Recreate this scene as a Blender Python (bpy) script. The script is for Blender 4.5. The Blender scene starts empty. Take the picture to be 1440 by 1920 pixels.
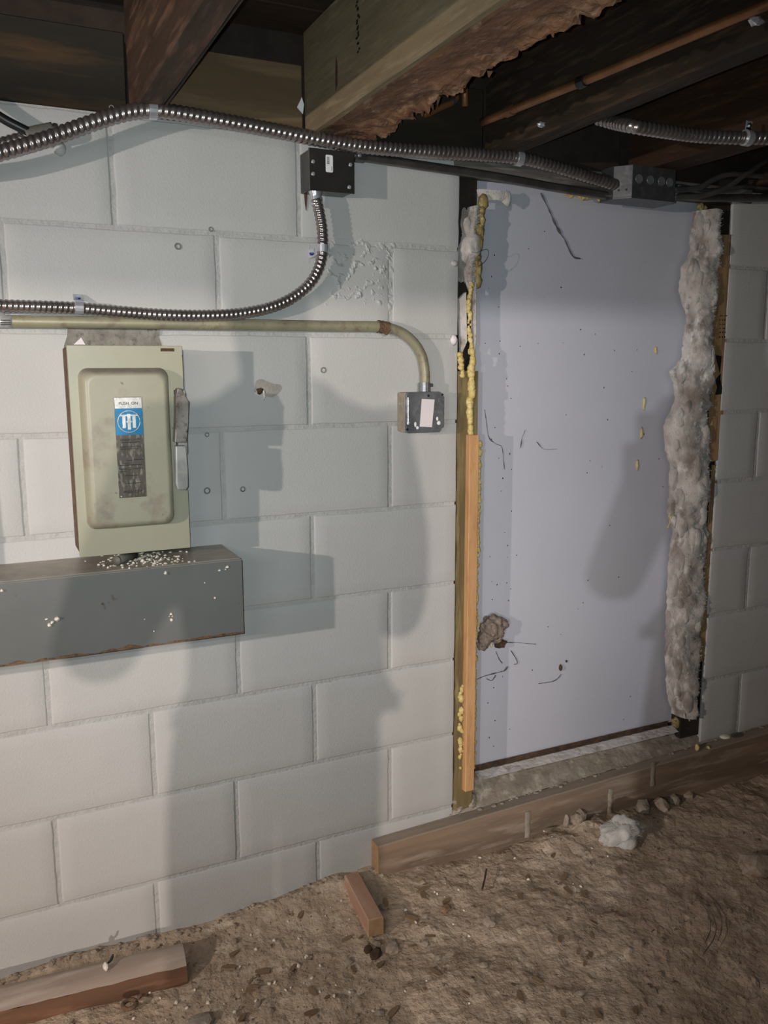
import bpy, bmesh, math, random
from mathutils import Vector, Matrix, noise
R = random.Random(7)
SC = bpy.context.scene
COL = SC.collection

# ------------------------------------------------------------------ camera, world, lights, exposure
F = 1600.0
CAM = Vector((-0.88329, -1.82038, 1.27376))
YAW, PITCH, ROLL = 0.441462, 0.16756, -0.003767
cy, sy, cp, sp = math.cos(YAW), math.sin(YAW), math.cos(PITCH), math.sin(PITCH)
fw = Vector((sy*cp, cy*cp, -sp)); r0 = Vector((cy, -sy, 0)); u0 = r0.cross(fw)
cr, sr = math.cos(ROLL), math.sin(ROLL)
RT, UP = cr*r0 + sr*u0, -sr*r0 + cr*u0
cd = bpy.data.cameras.new('camera'); cam = bpy.data.objects.new('camera', cd); COL.objects.link(cam)
cd.sensor_fit = 'AUTO'; cd.sensor_width = 36.0; cd.lens = F/1920*36.0; cd.clip_start = 0.02; cd.clip_end = 60
cam.matrix_world = Matrix(((RT.x, UP.x, -fw.x, CAM.x), (RT.y, UP.y, -fw.y, CAM.y), (RT.z, UP.z, -fw.z, CAM.z), (0, 0, 0, 1)))
SC.camera = cam

w = bpy.data.worlds.new('world'); SC.world = w; w.use_nodes = True
w.node_tree.nodes['Background'].inputs[0].default_value = (0.5, 0.6, 0.7, 1)
w.node_tree.nodes['Background'].inputs[1].default_value = 0.02

def lamp(name, kind, loc, power, col, radius):
    d = bpy.data.lights.new(name, kind); d.energy = power; d.color = col; d.shadow_soft_size = radius
    o = bpy.data.objects.new(name, d); o.location = loc; COL.objects.link(o); return o
def flood(name, loc, target, power, col, radius, deg, blend):
    o = lamp(name, 'SPOT', loc, power, col, radius)
    o.data.spot_size = math.radians(deg); o.data.spot_blend = blend
    o.rotation_euler = (Vector(target)-Vector(loc)).to_track_quat('-Z', 'Y').to_euler(); return o
# flash of the phone the picture was taken with: beside the lens, its beam falling off toward the frame's edges
flood('phone_flash', CAM + RT*-0.02 + UP*0.012 + fw*0.012, (-0.18, 0, 1.24), 61, (0.83, 0.97, 1.0), 0.005, 82, 1.0)
# a work lamp standing at the left of the room, and two flood lamps far behind, past the girder
flood('work_lamp', (-3.15, -1.76, 1.44), (-0.50, 0, 0.86), 225, (1.0, 0.86, 0.78), 0.022, 58, 1.0)
flood('near_flood', (-2.22, -7.0, 1.72), (-0.95, 0, 0.85), 700, (1.0, 0.86, 0.76), 0.035, 29, 0.7)
flood('far_flood', (-5.65, -7.0, 1.72), (0.62, 0, 0.92), 680, (0.93, 0.97, 1.0), 0.04, 36, 1.0)
# fill light added behind the viewpoint to lift the floor and lower wall
tb = lamp('added_fill_light', 'AREA', (-2.1, -2.75, 1.70), 27, (1.0, 0.985, 0.93), 0)
tb.data.shape = 'RECTANGLE'; tb.data.size = 1.2; tb.data.size_y = 0.06; tb.rotation_euler = (math.radians(12), 0, 0)

vs = SC.view_settings
vs.view_transform = 'Standard'; vs.look = 'None'; vs.gamma = 1.0; vs.use_curve_mapping = False
vs.exposure = -0.07

# ------------------------------------------------------------------ helpers
def P(u, v, y=None, z=None, x=None):
    """the point of a real plane (x, y or z fixed) that the photograph shows at pixel u, v"""
    d = RT*((u-720)/F) + UP*((960-v)/F) + fw
    if y is not None: t = (y-CAM.y)/d.y
    elif z is not None: t = (z-CAM.z)/d.z
    else: t = (x-CAM.x)/d.x
    return CAM + d*t

def mat(name, c1, c2=None, c3=None, scale=8.0, rough=0.7, metal=0.0, bump=0.0, bscale=60.0, stretch=(1,1,1), dust=None, spots=None, spot_scale=25.0, spot_at=0.66, spec=0.5, detail=6.0, bdist=0.004, sheen=0.0):
    m = bpy.data.materials.new(name); m.use_nodes = True
    nt = m.node_tree; N = nt.nodes; L = nt.links
    b = N['Principled BSDF']; b.inputs['Roughness'].default_value = rough; b.inputs['Metallic'].default_value = metal
    b.inputs['Specular IOR Level'].default_value = spec
    b.inputs['Sheen Weight'].default_value = sheen
    tc = N.new('ShaderNodeTexCoord'); mp = N.new('ShaderNodeMapping'); mp.inputs['Scale'].default_value = stretch
    L.new(tc.outputs['Object'], mp.inputs['Vector'])
    out = None
    def rgb(c): 
        n = N.new('ShaderNodeRGB'); n.outputs[0].default_value = (*c, 1); return n.outputs[0]
    def mix(f, a, bb):
        n = N.new('ShaderNodeMix'); n.data_type = 'RGBA'
        L.new(f, n.inputs[0]); L.new(a, n.inputs[6]); L.new(bb, n.inputs[7]); return n.outputs[2]
    def nz(s, det=6.0, rgh=0.6, src=None):
        n = N.new('ShaderNodeTexNoise'); n.inputs['Scale'].default_value = s; n.inputs['Detail'].default_value = det
        n.inputs['Roughness'].default_value = rgh; L.new(src or mp.outputs[0], n.inputs['Vector']); return n.outputs['Fac']
    def ramp(f, a, bb):
        n = N.new('ShaderNodeMapRange'); n.inputs[1].default_value = a; n.inputs[2].default_value = bb; n.clamp = True
        L.new(f, n.inputs[0]); return n.outputs[0]
    out = rgb(c1)
    if c2: out = mix(ramp(nz(scale, detail), 0.38, 0.62), out, rgb(c2))
    if c3: out = mix(ramp(nz(scale*2.7, detail), 0.52, 0.68), out, rgb(c3))
    if spots: out = mix(ramp(nz(spot_scale, 3.0, 0.7), spot_at, spot_at+0.05), out, rgb(spots))
    if dust:
        g = N.new('ShaderNodeNewGeometry'); s = N.new('ShaderNodeSeparateXYZ'); L.new(g.outputs['True Normal'], s.inputs[0])
        out = mix(ramp(s.outputs['Z'], 0.3, 0.85), out, mix(ramp(nz(30.0), 0.35, 0.65), rgb(dust), rgb(tuple(k*0.72 for k in dust))))
    L.new(out, b.inputs['Base Color'])
    if bump:
        bn = N.new('ShaderNodeBump'); bn.inputs['Strength'].default_value = bump; bn.inputs['Distance'].default_value = bdist
        L.new(nz(bscale, 5.0), bn.inputs['Height']); L.new(bn.outputs[0], b.inputs['Normal'])
    return m

def wood(name, c1, c2, axis='y', c3=None, scale=9.0, rough=0.75, bump=0.35, spots=None, spot_at=0.66, dust=None):
    st = {'x': (0.12, 1, 1), 'y': (1, 0.12, 1), 'z': (1, 1, 0.12)}[axis]
    return mat(name, c1, c2, c3, scale=scale*3, rough=rough, bump=bump, bscale=scale*8, stretch=st, spots=spots, spot_at=spot_at, spec=0.25, dust=dust)

def obj(name, bm, m, parent=None, smooth=False, kind=None, label=None):
    me = bpy.data.meshes.new(name); 
    bmesh.ops.recalc_face_normals(bm, faces=bm.faces)
    bm.to_mesh(me); bm.free()
    if smooth:
        for p in me.polygons: p.use_smooth = True
    if m: me.materials.append(m)
    o = bpy.data.objects.new(name, me); COL.objects.link(o)
    if parent is not None:
        o.parent = parent
        o.matrix_parent_inverse = Matrix.Translation(-parent.location) if parent.type == 'EMPTY' else Matrix.Identity(4)
    if kind: o['kind'] = kind
    if label: o['label'] = label
    return o

def sub(o, parent):
    """make o a child of a mesh object whose vertices are in world coordinates"""
    o.parent = parent; o.matrix_parent_inverse = Matrix.Identity(4)
    p = parent
    return o

def thing(name, loc, label, cat, group=None):
    o = bpy.data.objects.new(name, None); o.location = loc; o.empty_display_size = 0.05; COL.objects.link(o)
    o['label'] = label; o['category'] = cat
    if group: o['group'] = group
    return o

def tag(o, label, cat, group=None):
    o['label'] = label; o['category'] = cat
    if group: o['group'] = group
    return o

def new(): return bmesh.new()

def box(bm, x0, x1, y0, y1, z0, z1, bev=0.0, seg=1, jit=0.0):
    vs_ = [bm.verts.new((x, y, z)) for x in (x0, x1) for y in (y0, y1) for z in (z0, z1)]
    fs = [(0,1,3,2), (4,6,7,5), (0,4,5,1), (2,3,7,6), (0,2,6,4), (1,5,7,3)]
    faces = [bm.faces.new([vs_[i] for i in f]) for f in fs]
    if bev > 0:
        es = set(e for f in faces for e in f.edges)
        bmesh.ops.bevel(bm, geom=list(es), offset=bev, segments=seg, profile=0.6, affect='EDGES')
    if jit:
        for v in bm.verts: v.co += Vector((R.uniform(-jit, jit), R.uniform(-jit, jit), R.uniform(-jit, jit)))
    return bm

def obox(bm, c, ax, ay, az, bev=0.0, seg=1):
    """box around c with half-axes ax, ay, az"""
    vs_ = [bm.verts.new(Vector(c) + ax*i + ay*j + az*k) for i in (-1, 1) for j in (-1, 1) for k in (-1, 1)]
    fs = [(0,1,3,2), (4,6,7,5), (0,4,5,1), (2,3,7,6), (0,2,6,4), (1,5,7,3)]
    faces = [bm.faces.new([vs_[i] for i in f]) for f in fs]
    if bev > 0:
        bmesh.ops.bevel(bm, geom=list(set(e for f in faces for e in f.edges)), offset=bev, segments=seg, profile=0.6, affect='EDGES')
    return bm

def prism(bm, pts, d, bev=0.0):
    """polygon pts (3D, planar) extruded by vector d"""
    a = [bm.verts.new(p) for p in pts]; b = [bm.verts.new(Vector(p)+Vector(d)) for p in pts]
    n = len(pts); f = [bm.faces.new(a), bm.faces.new(b[::-1])]
    for i in range(n): f.append(bm.faces.new((a[i], a[(i+1) % n], b[(i+1) % n], b[i])))
    if bev: bmesh.ops.bevel(bm, geom=list(set(e for q in f for e in q.edges)), offset=bev, segments=2, profile=0.6, affect='EDGES')
    return bm

def spline(pts, step):
    pts = [Vector(p) for p in pts]; q = [pts[0]*2-pts[1]] + pts + [pts[-1]*2-pts[-2]]
    dense = []
    for i in range(1, len(q)-2):
        p0, p1, p2, p3 = q[i-1:i+3]
        for k in range(24):
            t = k/24
            dense.append(0.5*((2*p1) + (p2-p0)*t + (2*p0-5*p1+4*p2-p3)*t*t + (3*p1-p0-3*p2+p3)*t**3))
    dense.append(pts[-1])
    out = [dense[0]]; acc = 0.0
    for a, b in zip(dense, dense[1:]):
        l = (b-a).length; s = step-acc
        while s <= l:
            out.append(a.lerp(b, s/l)); s += step
        acc = l-(s-step)
    if (out[-1]-dense[-1]).length > step*0.3: out.append(dense[-1])
    return out

def tube(bm, pts, rad, seg=12, caps=True, jit=0.0):
    """swept circle; rad is a number or f(i, n)"""
    n = len(pts); rings = []
    t = (pts[1]-pts[0]).normalized(); nrm = t.orthogonal().normalized()
    for i, p in enumerate(pts):
        t = (pts[min(i+1, n-1)]-pts[max(i-1, 0)]).normalized()
        nrm = (nrm - t*nrm.dot(t)).normalized(); bn = t.cross(nrm)
        r = rad(i, n) if callable(rad) else rad
        ring = []
        for k in range(seg):
            a = 2*math.pi*k/seg
            rr = r(a) if callable(r) else r
            ring.append(bm.verts.new(p + (nrm*math.cos(a)+bn*math.sin(a))*(rr*(1+R.uniform(-jit, jit)))))
        rings.append(ring)
    for a, b in zip(rings, rings[1:]):
        for k in range(seg): bm.faces.new((a[k], a[(k+1) % seg], b[(k+1) % seg], b[k]))
    if caps: bm.faces.new(rings[0][::-1]); bm.faces.new(rings[-1])
    return bm

def flex(bm, pts, r, pitch, seg=18):
    """corrugated steel conduit: a tube whose radius runs in a helix of ribs"""
    per = 6; c = spline(pts, pitch/per)
    def rad(i, n):
        def f(a):
            ph = (i/per + a/(2*math.pi)) % 1.0
            return r*(0.84 + 0.16*(0.5-0.5*math.cos(2*math.pi*ph))**0.55)
        return f
    return tube(bm, c, rad, seg)

def cyl(bm, a, b, r, seg=14, r2=None):
    a, b = Vector(a), Vector(b)
    return tube(bm, [a, b], (lambda i, n: r if i == 0 else (r2 if r2 is not None else r)), seg)

def screw(bm, c, r=0.004, h=0.003):
    c = Vector(c)
    tube(bm, [c, c+Vector((0, -h*0.6, 0)), c+Vector((0, -h, 0))], lambda i, n: (r, r, r*0.6)[i], 10)
    return bm

def lump(bm, c, rx, ry, rz, amp=0.25, freq=1.8, sub=3, seed=0.0):
    s = bmesh.ops.create_icosphere(bm, subdivisions=sub, radius=1.0)
    for v in s['verts']:
        d = v.co.normalized()
        k = 1 + amp*noise.noise(d*freq + Vector((seed, seed*1.7, -seed))) + amp*0.5*noise.noise(d*freq*2.9 + Vector((seed, 3, seed)))
        v.co = Vector((d.x*rx*k, d.y*ry*k, d.z*rz*k)) + Vector(c)
    return bm

def sheet(bm, nx, ny, f):
    g = [[bm.verts.new(f(i/nx, j/ny)) for j in range(ny+1)] for i in range(nx+1)]
    for i in range(nx):
        for j in range(ny): bm.faces.new((g[i][j], g[i+1][j], g[i+1][j+1], g[i][j+1]))
    return bm

def fb(x, y, z=0.0, o=4):
    s = 0.0; a = 1.0
    p = Vector((x, y, z))
    for _ in range(o): s += a*noise.noise(p); p = p*2.1+Vector((5.2, 1.3, 7.7)); a *= 0.5
    return s

def text(name, s, loc, size, m, parent, ext=0.0002, align='CENTER'):
    c = bpy.data.curves.new(name, 'FONT'); c.body = s; c.size = size; c.align_x = align; c.extrude = ext
    c.materials.append(m)
    t = bpy.data.objects.new(name, c); COL.objects.link(t)
    me = bpy.data.meshes.new_from_object(t.evaluated_get(bpy.context.evaluated_depsgraph_get())); bpy.data.objects.remove(t)
    me.transform(Matrix.Translation(loc) @ Matrix.Rotation(math.pi/2, 4, 'X'))
    me.materials.clear(); me.materials.append(m)
    o = bpy.data.objects.new(name, me); COL.objects.link(o); o.parent = parent
    return o

# ------------------------------------------------------------------ materials
M = {}
M['paint'] = mat('grey_wall_paint', (0.50, 0.492, 0.482), (0.47, 0.464, 0.454), scale=3.0, rough=0.62, bump=0.30, bscale=220, bdist=0.003, spots=(0.30, 0.29, 0.27), spot_scale=90, spot_at=0.80, spec=0.3)
M['mortar'] = mat('painted_mortar', (0.47, 0.463, 0.452), (0.42, 0.413, 0.40), scale=22, rough=0.75, bump=0.8, bscale=110, spec=0.2)
M['bare'] = mat('bare_concrete', (0.20, 0.18, 0.155), (0.27, 0.25, 0.22), (0.12, 0.11, 0.10), scale=30, rough=0.9, bump=0.5, bscale=150)
M['concrete'] = mat('curb_concrete', (0.33, 0.28, 0.225), (0.22, 0.18, 0.14), (0.42, 0.375, 0.315), scale=12, rough=0.95, bump=0.7, bscale=90)
M['dirt'] = mat('dirt_floor', (0.54, 0.42, 0.315), (0.37, 0.28, 0.205), (0.60, 0.49, 0.38), scale=9, rough=0.97, bump=1.0, bscale=55, bdist=0.008, spots=(0.20, 0.145, 0.105), spot_scale=38, spot_at=0.64, spec=0.12)
M['door'] = mat('blue_grey_door_paint', (0.50, 0.50, 0.56), (0.475, 0.475, 0.535), scale=2.5, rough=0.5, bump=0.10, bscale=160, spots=(0.20, 0.18, 0.17), spot_scale=28, spot_at=0.775, spec=0.35)
M['olive'] = mat('olive_grey_enamel', (0.36, 0.345, 0.255), (0.33, 0.32, 0.24), scale=6, rough=0.38, bump=0.05, spots=(0.13, 0.075, 0.04), spot_scale=30, spot_at=0.70, dust=(0.27, 0.23, 0.19))
M['olive_cover'] = mat('dusty_olive_cover_enamel', (0.335, 0.315, 0.235), (0.30, 0.285, 0.215), (0.245, 0.205, 0.16), scale=7, rough=0.42, bump=0.05, spots=(0.13, 0.075, 0.045), spot_scale=24, spot_at=0.69, dust=(0.25, 0.21, 0.175))
M['rust'] = mat('rusted_steel', (0.10, 0.055, 0.03), (0.17, 0.10, 0.055), (0.05, 0.035, 0.03), scale=60, rough=0.85, bump=0.5, bscale=200)
M['trough'] = mat('dark_grey_enamel', (0.135, 0.14, 0.137), (0.12, 0.125, 0.122), scale=5, rough=0.42, bump=0.04, spots=(0.075, 0.05, 0.035), spot_scale=22, spot_at=0.70, dust=(0.42, 0.36, 0.30))
M['steel'] = mat('galvanised_flex_steel', (0.42, 0.385, 0.38), (0.30, 0.27, 0.265), scale=14, rough=0.27, metal=0.88)
M['zinc'] = mat('bright_zinc', (0.74, 0.76, 0.82), (0.58, 0.60, 0.66), scale=40, rough=0.25, metal=0.7)
M['bluebolt'] = mat('blue_screw_head', (0.02, 0.05, 0.22), (0.01, 0.02, 0.10), scale=60, rough=0.35, metal=0.4)
M['darksteel'] = mat('dark_galvanised_box', (0.12, 0.118, 0.11), (0.085, 0.082, 0.078), scale=9, rough=0.30, metal=0.75, bump=0.03)
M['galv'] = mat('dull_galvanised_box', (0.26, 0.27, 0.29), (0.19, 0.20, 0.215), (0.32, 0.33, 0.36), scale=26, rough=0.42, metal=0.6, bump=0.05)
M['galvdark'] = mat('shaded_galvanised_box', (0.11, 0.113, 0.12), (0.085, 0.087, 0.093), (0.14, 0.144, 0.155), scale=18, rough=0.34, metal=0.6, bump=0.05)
M['pipe'] = mat('olive_painted_pipe', (0.335, 0.31, 0.205), (0.27, 0.255, 0.175), (0.22, 0.17, 0.12), scale=16, rough=0.45, metal=0.2, bump=0.1)
M['emt'] = mat('dull_steel_pipe', (0.22, 0.215, 0.21), (0.15, 0.145, 0.14), scale=20, rough=0.35, metal=0.85)
M['white'] = mat('white_paper_label', (0.80, 0.79, 0.80), rough=0.6)
M['pinkwhite'] = mat('blank_pinkish_label', (0.78, 0.70, 0.71), (0.74, 0.68, 0.70), scale=20, rough=0.6)
M['ink'] = mat('black_ink', (0.012, 0.012, 0.012), rough=0.6)
M['blue'] = mat('nameplate_blue', (0.0, 0.205, 0.43), (0.0, 0.16, 0.36), scale=50, rough=0.35)
M['silver'] = mat('nameplate_silver', (0.66, 0.64, 0.62), (0.45, 0.44, 0.42), scale=90, rough=0.4, metal=0.3)
M['brass'] = mat('worn_dark_nameplate', (0.060, 0.045, 0.034), (0.095, 0.075, 0.058), (0.26, 0.225, 0.18), scale=48, rough=0.45, metal=0.15, stretch=(1.6, 1, 0.5))
M['handle'] = mat('grimy_handle_steel', (0.23, 0.21, 0.19), (0.12, 0.10, 0.085), (0.05, 0.035, 0.025), scale=24, rough=0.45, metal=0.4)
M['grip'] = mat('pale_grey_grip', (0.36, 0.36, 0.34), (0.25, 0.25, 0.24), scale=30, rough=0.4, metal=0.25)
M['joist_new'] = wood('pale_sawn_joist', (0.245, 0.19, 0.115), (0.19, 0.145, 0.088), 'y', (0.28, 0.225, 0.14), 9)
M['joist_old'] = wood('old_dark_joist', (0.075, 0.045, 0.030), (0.045, 0.029, 0.020), 'y', (0.14, 0.080, 0.052), 7)
M['joist_dark'] = wood('dark_stained_joist', (0.035, 0.024, 0.016), (0.022, 0.015, 0.010), 'y', (0.075, 0.045, 0.026), 9)
M['joist_red'] = wood('red_brown_joist', (0.055, 0.028, 0.015), (0.034, 0.018, 0.010), 'y', (0.08, 0.042, 0.022), 9)
M['ragged'] = mat('torn_brown_wood', (0.20, 0.098, 0.050), (0.125, 0.058, 0.030), (0.29, 0.175, 0.11), scale=18, rough=0.9, bump=0.9, bscale=120, stretch=(1, 0.5, 0.6))
M['rim'] = wood('rim_board_wood', (0.022, 0.017, 0.011), (0.013, 0.011, 0.008), 'x', (0.055, 0.032, 0.014), 2.0)
M['rim2'] = wood('rim_board_plywood', (0.145, 0.092, 0.050), (0.10, 0.064, 0.036), 'x', (0.17, 0.115, 0.064), 2.5)
M['deck'] = wood('dark_floor_deck', (0.045, 0.026, 0.016), (0.028, 0.017, 0.011), 'x', None, 8)
M['lintel'] = wood('grey_lintel_wood', (0.17, 0.15, 0.13), (0.11, 0.095, 0.08), 'x', (0.24, 0.22, 0.20), 9)
M['formwood'] = wood('dirty_form_board', (0.29, 0.205, 0.145), (0.175, 0.125, 0.09), 'x', (0.37, 0.295, 0.23), 5, spots=(0.07, 0.045, 0.03), spot_at=0.66, dust=(0.34, 0.275, 0.215))
M['endgrain'] = mat('pale_end_grain', (0.40, 0.25, 0.13), (0.33, 0.20, 0.10), scale=40, rough=0.85, bump=0.3)
M['stud'] = wood('weathered_jamb_wood', (0.185, 0.135, 0.06), (0.125, 0.09, 0.045), 'z', (0.23, 0.185, 0.09), 8)
M['batten'] = wood('fresh_pine', (0.56, 0.32, 0.15), (0.47, 0.26, 0.12), 'z', (0.40, 0.20, 0.085), 10)
M['stud_tan'] = wood('tan_stud_wood', (0.37, 0.235, 0.125), (0.29, 0.18, 0.09), 'z', (0.16, 0.10, 0.06), 9)
M['foam'] = mat('yellow_spray_foam', (0.60, 0.47, 0.19), (0.50, 0.37, 0.12), (0.70, 0.58, 0.30), scale=40, rough=0.5, bump=0.5, bscale=140)
M['foam_old'] = mat('olive_old_foam', (0.33, 0.24, 0.075), (0.22, 0.16, 0.06), (0.52, 0.43, 0.22), scale=45, rough=0.55, bump=0.6, bscale=140)
M['wool'] = mat('grey_glass_wool', (0.55, 0.50, 0.465), (0.22, 0.18, 0.155), (0.66, 0.62, 0.59), scale=13, rough=1.0, bump=0.5, bscale=190, spec=0.05, sheen=0.6, stretch=(1, 1, 0.6))
M['cotton'] = mat('white_glass_wool', (0.62, 0.585, 0.54), (0.48, 0.45, 0.41), scale=14, rough=1.0, bump=0.5, bscale=190, spec=0.05, sheen=0.6)
M['nest'] = mat('nest_grey_brown', (0.25, 0.195, 0.155), (0.17, 0.125, 0.10), (0.33, 0.27, 0.22), scale=50, rough=0.95, bump=0.8, bscale=170)
M['copper'] = mat('dull_copper', (0.33, 0.155, 0.07), (0.22, 0.10, 0.05), scale=14, rough=0.45, metal=0.6)
M['black'] = mat('black_rubber', (0.012, 0.012, 0.014), rough=0.4)
M['greycable'] = mat('dark_grey_cable', (0.045, 0.045, 0.047), (0.07, 0.068, 0.065), scale=20, rough=0.5)
M['tape'] = mat('grey_tape', (0.11, 0.10, 0.085), (0.15, 0.14, 0.12), scale=20, rough=0.6)
M['crumb'] = mat('pale_crumbs', (0.62, 0.54, 0.44), (0.75, 0.70, 0.62), scale=60, rough=0.9)
M['chip'] = wood('wood_chips', (0.27, 0.18, 0.11), (0.19, 0.12, 0.07), 'x', (0.36, 0.27, 0.18), 14)
M['stone'] = mat('grey_brown_stone', (0.34, 0.265, 0.20), (0.42, 0.35, 0.28), (0.20, 0.155, 0.115), scale=30, rough=0.95, bump=0.5, bscale=110)
M['web'] = mat('dusty_cobweb', (0.12, 0.105, 0.105), (0.08, 0.07, 0.07), scale=60, rough=1.0)
M['plank'] = wood('dusty_floor_plank', (0.43, 0.345, 0.29), (0.33, 0.255, 0.21), 'x', (0.50, 0.425, 0.365), 4)
M['plankside'] = wood('red_brown_plank_side', (0.17, 0.085, 0.048), (0.10, 0.055, 0.035), 'x', (0.24, 0.13, 0.075), 5)
M['whitewood'] = mat('whitewashed_strip', (0.62, 0.56, 0.54), (0.50, 0.45, 0.43), (0.30, 0.25, 0.21), scale=18, rough=0.85, bump=0.4, bscale=120)
M['rot'] = mat('rotten_dark_edge', (0.045, 0.025, 0.015), (0.09, 0.05, 0.03), scale=40, rough=0.95, bump=0.5)
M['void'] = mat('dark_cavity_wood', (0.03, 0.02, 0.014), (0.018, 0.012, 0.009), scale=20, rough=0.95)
M['greywall'] = mat('far_room_wall', (0.22, 0.21, 0.20), (0.18, 0.17, 0.16), scale=3, rough=0.9, bump=0.2)

# ------------------------------------------------------------------ room shell
FINE_X = [-1.15+0.011*i for i in range(260)]
FINE_Y = [-0.95+0.011*i for i in range(88)]
XS = [-8, -6, -4, -3, -2.2, -1.7, -1.4, -1.25] + FINE_X + [1.75, 1.9, 2.2, 2.6]
YS = [-9.5, -7, -5, -3.5, -2.6, -2.0, -1.6, -1.3, -1.1] + FINE_Y + [0.03, 0.10]
def floor_z(x, y):
    e = 1.0 if (-1.2 < x < 1.73 and y > -1.0) else 0.25
    h = 0.006*fb(x*5, y*5) + 0.0050*fb(x*11, y*11, 3, 3)*e + 0.0016*fb(x*38, y*38, 9, 3)*e + 0.007*max(0.0, fb(x*17, y*23, 5, 4)-0.15)*e + 0.004*max(0.0, fb(x*47, y*60, 2, 2)-0.2)*e
    t = max(0.0, 1-abs(y+0.02)/0.10)
    h += 0.016*t*t*(1 if x < -0.05 else 0)*(0.55+0.8*fb(x*7, 2, 1, 2))                # dirt swept against the blocks
    if x > -0.5: h += 0.030*math.exp(-((x+0.10)/0.16)**2-((y+0.02)/0.10)**2)          # heap by the board's end
    if x > 0: h += 0.030*math.exp(-((x-0.55)/0.20)**2-((y+0.09)/0.07)**2)*(1+0.5*fb(x*20, y*20))  # rubble by the board
    return h - 0.008
bm = new()
g = [[bm.verts.new((x, y, floor_z(x, y))) for y in YS] for x in XS]
for i in range(len(XS)-1):
    for j in range(len(YS)-1): bm.faces.new((g[i][j], g[i+1][j], g[i+1][j+1], g[i][j+1]))
obj('floor', bm, M['dirt'], smooth=False, kind='structure')

ZT = 1.763                       # top of the block wall
HB = 0.2032
def wall_core(name, x0, x1, z0, z1):
    bm = new(); box(bm, x0, x1, 0.0026 if x0 < 0 else 0.0019, 0.18, z0, z1)
    return obj(name, bm, M['mortar'], kind='structure')
wall = wall_core('wall_back', -8.0, 0.172, -0.1, ZT)
wall_r = wall_core('wall_back_right', 1.06, 2.6, -0.1, ZT-0.01)
# head joints of each course, as laid (courses are not quite regular)
def px_x(u, v): return P(u, v, y=0).x
heads = {
 0: [px_x(211, 340), px_x(560, 340)],
 1: [px_x(6, 480), px_x(409, 510), px_x(733, 540)],
 2: [px_x(250, 720), px_x(580, 715)],
 3: [px_x(43, 900), px_x(419, 890), px_x(732, 880)],
 4: [px_x(260, 1060), px_x(587, 1045)],
 5: [px_x(90, 1300), px_x(448, 1250), px_x(731, 1185)],
 6: [px_x(288, 1420), px_x(591, 1358)],
 7: [px_x(108, 1617), px_x(445, 1536), px_x(732, 1460)],
 8: [px_x(295, 1700), px_x(597, 1610)]}
def block(x0, x1, z0, z1, parent, top=False):
    bm = new(); g_ = 0.0042
    dy = R.uniform(-0.0007, 0.0007)
    xa, xb, za, zb = x0+g_, x1-g_, z0+g_*R.uniform(0.7, 1.1), z1-g_*R.uniform(0.7, 1.1)
    nx = max(2, int((xb-xa)/0.05)); nz = 4
    # front skin with worn, rounded, slightly wandering arrises
    def cuts(a, b, n):
        e = (0.0, 0.0012, 0.004)
        return [a+q for q in e] + [a+0.004+(b-a-0.008)*i/n for i in range(1, n)] + [b-q for q in e[::-1]]
    cx, cz = cuts(xa, xb, max(3, int((xb-xa)/0.03))), cuts(za, zb, 7)
    prof = (0.0045, 0.0011, 0.0)
    def at(i, j):
        x, z = cx[i], cz[j]
        k = min(i, j, len(cx)-1-i, len(cz)-1-j); y = prof[k] if k < 3 else 0.0
        wob = 0.0016 if k < 3 else 0.0
        return (x + wob*noise.noise(Vector((x*40, z*40, 2))) + 0.6*wob*noise.noise(Vector((x*110, z*110, 2))), dy + y + 0.0006*noise.noise(Vector((x*11, z*11, 1))),
                z + wob*noise.noise(Vector((x*40, z*40, 7))) + 0.6*wob*noise.noise(Vector((x*110, z*110, 9))))
    g = [[bm.verts.new(at(i, j)) for j in range(len(cz))] for i in range(len(cx))]
    for i in range(len(cx)-1):
        for j in range(len(cz)-1): bm.faces.new((g[i][j], g[i+1][j], g[i+1][j+1], g[i][j+1]))
    o = obj('block', bm, M['paint'], smooth=True); sub(o, parent)
    return o
for k in range(0, 10):
    z1 = ZT if k == 0 else 1.55-(k-1)*HB
    z0 = 1.55-k*HB
    hs = sorted(heads.get(k, [-0.42, 0.0]))
    while hs[0] > -2.2: hs.insert(0, hs[0]-0.4064)
    hs = hs + ([0.176+0.0048])
    for a, b in zip(hs, hs[1:]):
        if b-a > 0.03: block(a, b, z0, z1, wall)
    if z1 < 0.16: continue
    xs = [1.051-0.0048] + [x for x in (1.207+0.4064*j - (0.2032 if k % 2 == 0 else 0) for j in range(5)) if x > 1.10] 
    for a, b in zip(xs, xs[1:]):
        block(a, b, max(z0, 0.12), z1-(0.012 if k == 0 else 0), wall_r)

# spalled, flaking paint by the bent pipe
bm = new()
def spall(s, t):
    u = 600+150*s; v = 448+140*t
    p = P(u, v, y=-0.001)
    e = min(s, 1-s, t, 1-t)*6
    m_ = max(0, min(1, e + 0.8*fb(s*3, t*3, 4)))
    n_ = fb(s*11, t*11, 2)
    p.y = 0.0022 - 0.0062*m_*max(0.0, n_*1.0+0.22+0.6*fb(s*24, t*24, 8, 2))
    return p
sheet(bm, 46, 42, spall); sub(obj('flaking_paint', bm, M['paint'], smooth=False), wall)
# bare unpainted patch over the switch
bm = new()
pts = [(127, 612), (170, 616), (240, 614), (300, 617), (298, 632), (306, 655), (306, 668), (118, 668), (120, 648), (126, 630)]
prism(bm, [P(u, v, y=-0.0022) for u, v in pts], (0, 0.003, 0)); sub(obj('bare_patch', bm, M['bare']), wall)
bm = new(); prism(bm, [P(u, v, y=-0.0024) for u, v in ((138, 646), (152, 633), (160, 646))], (0, 0.001, 0)); sub(obj('paint_flake', bm, M['pinkwhite']), wall)
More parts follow.
